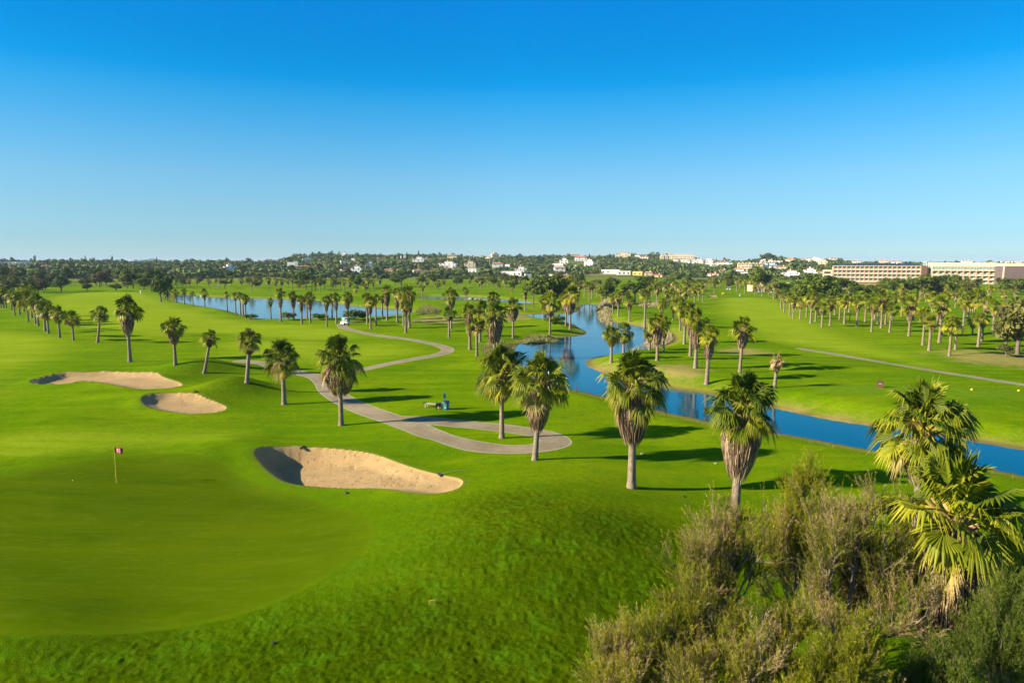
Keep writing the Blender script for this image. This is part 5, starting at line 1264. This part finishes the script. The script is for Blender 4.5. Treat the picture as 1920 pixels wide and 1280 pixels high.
for a in range(6):
    t0 = a*PI/3
    for zz in (.12, .42): q.add([((.348)*math.cos(t0+d), (.348)*math.sin(t0+d), zz+h_) for d, h_ in ((0, 0), (.55, 0), (.55, .22), (0, .22))], [(0, 1, 2, 3)])
q.build('panel', M['tealpale'], e)
q = MB(); q.tube([(0, 0, .765), (0, 0, .82)], [.37, .30], 16); q.build('lid', M['darkiron'], e)
q = MB(); q.tube([(-.12, 0, .8), (-.12, 0, 1.35)], [.05, .05], 8); q.box(-.24, .0, -.1, .1, 1.12, 1.5); q.tube([(-.12, 0, 1.5), (-.12, 0, 1.62)], [.045, .07], 8); q.build('washer', M['teal'], e)
q = MB(); q.box(-.95, -.42, -.2, .2, .35, .62); q.box(-.92, -.86, -.17, -.11, -.1, .35); q.box(-.5, -.44, -.17, -.11, -.1, .35); q.box(-.92, -.86, .11, .17, -.1, .35); q.build('tray', M['darkiron'], e)
def rake(px, py, rz, label):
    X, Y, z = base(px, py); e = empty('bunker_rake', (X, Y, z+.06), label, 'rake', None, rz)
    q = MB(); q.tube([(0, 0, .05), (.9, 0, .10), (1.8, 0, .06)], [.015]*3, 6); q.build('handle', M['timber'], e)
    q = MB(); q.box(-.06, .06, -.32, .32, .0, .08)
    for k in range(9): q.box(-.03, .03, -.3+k*.075-.01, -.3+k*.075+.01, -.08, 0)
    q.build('head', M['darkiron'], e)
rake(824, 892, R(28), 'bunker rake lying at the right rim of the large bunker')
rake(567, 845, R(172), 'bunker rake lying at the far rim of the large bunker')
rake(365, 738, R(40), 'rake at the far rim of the small left bunker')
X, Y, z = base(811, 1133); e = empty('marker_sign', (X, Y, z), 'small yellow folded marker on the grass below the green', 'marker', None, .35)
q = MB(); q.add([(-.13, 0, 0), (.13, 0, 0), (.13, .05, .16), (-.13, .05, .16), (-.13, .015, 0), (.13, .015, 0), (.13, .065, .16), (-.13, .065, .16)], [(0, 1, 2, 3), (5, 4, 7, 6), (0, 4, 5, 1), (3, 2, 6, 7), (0, 3, 7, 4), (1, 5, 6, 2)]); q.build('front_panel', M['yellowpl'], e)
q = MB(); q.add([(-.13, .12, 0), (.13, .12, 0), (.13, .067, .16), (-.13, .067, .16), (-.13, .135, 0), (.13, .135, 0), (.13, .082, .16), (-.13, .082, .16)], [(0, 3, 2, 1), (5, 6, 7, 4), (0, 1, 5, 4), (3, 7, 6, 2), (0, 4, 7, 3), (1, 2, 6, 5)]); q.build('back_panel', M['yellowpl'], e)
X, Y, z = base(1650, 726); e = empty('tee_sign', (X, Y, z), 'small brown box sign on the tee beyond the canal', 'sign', None, -.5)
q = MB(); q.box(-.3, .3, -.2, .2, -.05, .62); q.box(-.34, .34, -.24, .24, .62, .68); q.build('box', M['signbrown'], e); q = MB(); q.box(-.14, .14, -.212, -.203, .38, .46); q.build('plate', M['platecol'], e)
for i, (px, py, lb) in enumerate([(1822, 732, 'left yellow tee marker ball on the tee beyond the canal'), (1910, 734, 'right yellow tee marker ball on the tee beyond the canal')]):
    X, Y, z = base(px, py); q = MB(); q.sphere((0, 0, .12), .12); q.tube([(0, 0, -.1), (0, 0, .1)], [.04, .04], 6); o = q.build('tee_marker', M['yellowpl'], None, True); o.location = (X, Y, z); o['label'] = lb; o['category'] = 'tee marker'; o['group'] = 'yellow tee markers'
X, Y, z = base(1353, 558); e = empty('course_flag', (X, Y, z), 'yellow flag on the far green at the end of the right fairway', 'flag')
q = MB(); q.tube([(0, 0, 0), (0, 0, 2.0)], [.03, .03], 6); q.build('pole', M['yellowpole'], e); q = MB(); q.box(.03, .9, -.015, .015, 1.35, 2.); q.build('flag', M['yellowpl'], e)
def stake(px, py, h_, mat, label, r0=.04):
    X, Y, z = base(px, py); q = MB(); q.tube([(0, 0, -.1), (0, 0, h_*.96), (0, 0, h_)], [r0, r0, r0*.4], 8); o = q.build('stake', M[mat]); o.location = (X, Y, z); o['label'] = label; o['category'] = 'stake'
stake(1339, 742, 1.4, 'redpaint', 'thin red stake on the far canal bank')
stake(1081, 731, .9, 'signbrown', 'short dark red stake at the water left of the canal')
stake(1029, 727, 2.3, 'whitecloth', 'white post at the pool edge behind the loop palm', .09)
stake(894, 676, .6, 'signbrown', 'small red-brown peg at the foot of the palm clump')
stake(1593, 602, 2.6, 'darkiron', 'dark thin post among the right grove palms', .1)
def plate(px, py, s, mat, label):
    X, Y, z = base(px, py); q = MB(); q.tube([(0, 0, 0), (0, 0, .05)], [s, s*.85], 14); o = q.build('sprinkler_cover', M[mat]); o.location = (X, Y, z+.02); o['label'] = label; o['category'] = 'sprinkler cover'
plate(1204, 851, .16, 'platecol', 'pale round sprinkler cover beside the tall grey-skirted palm')
plate(726, 747, .14, 'platecol', 'pale plate on the lawn, left of three near the bench')
plate(735, 750, .16, 'platecol', 'pale plate on the lawn, middle of three near the bench')
plate(757, 746, .15, 'platecol', 'pale plate on the lawn, right of three near the bench')
plate(1342, 869, .12, 'platecol', 'faint sprinkler cover left of the thick-skirted palm')
plate(513, 1206, .07, 'darkiron', 'small dark cover in the grass below the green')
plate(650, 928, .13, 'darkiron', 'dark drain cover below the large bunker')
plate(1281, 931, .12, 'darkiron', 'dark drain cover on the lawn left of the feathery bushes')
q = MB(); q.sphere((0, 0, .0215), .025); X, Y, z = base(136, 901); o = q.build('golf_ball', M['whitecloth'], None, True); o.location = (X, Y, z+.01); o['label'] = 'white golf ball on the green left of the flag'; o['category'] = 'golf ball'
# rocks on the far pond shore
for i, (px, py, s) in enumerate([(884, 556.5, 1.1), (893, 557, .8), (900, 557.5, .6)]):
    X, Y, z = base(px, py); q = MB(); q.sphere((0, 0, .1), s, .55, 9, 6); v = q.V[0]; v += np.random.default_rng(i).normal(0, .1*s, v.shape); o = q.build('rock', M['rock']); o.location = (X, Y, WZ+.3); o['label'] = '%s pale rock from left on the far pond shore' % ordn(i); o['category'] = 'rock'; o['group'] = 'rocks on the far pond shore'

# ------------------------------------------------------------------ haze over the whole plain
hz = MB(); hz.box(-9600, 9600, -9600, 9600, -30, 48); o = hz.build('haze', None if False else M['rock'], None, kind='stuff'); o['label'] = 'thin blue summer haze over the plain and the hills'; o['category'] = 'haze'
hm = bpy.data.materials.new('haze'); hm.use_nodes = True; n = hm.node_tree; n.nodes.clear(); out = n.nodes.new('ShaderNodeOutputMaterial'); v = n.nodes.new('ShaderNodeVolumePrincipled')
v.inputs['Color'].default_value = (.62, .80, 1, 1); v.inputs['Density'].default_value = .00008; v.inputs['Anisotropy'].default_value = .0; n.links.new(v.outputs[0], out.inputs['Volume'])
o.data.materials.clear(); o.data.materials.append(hm)
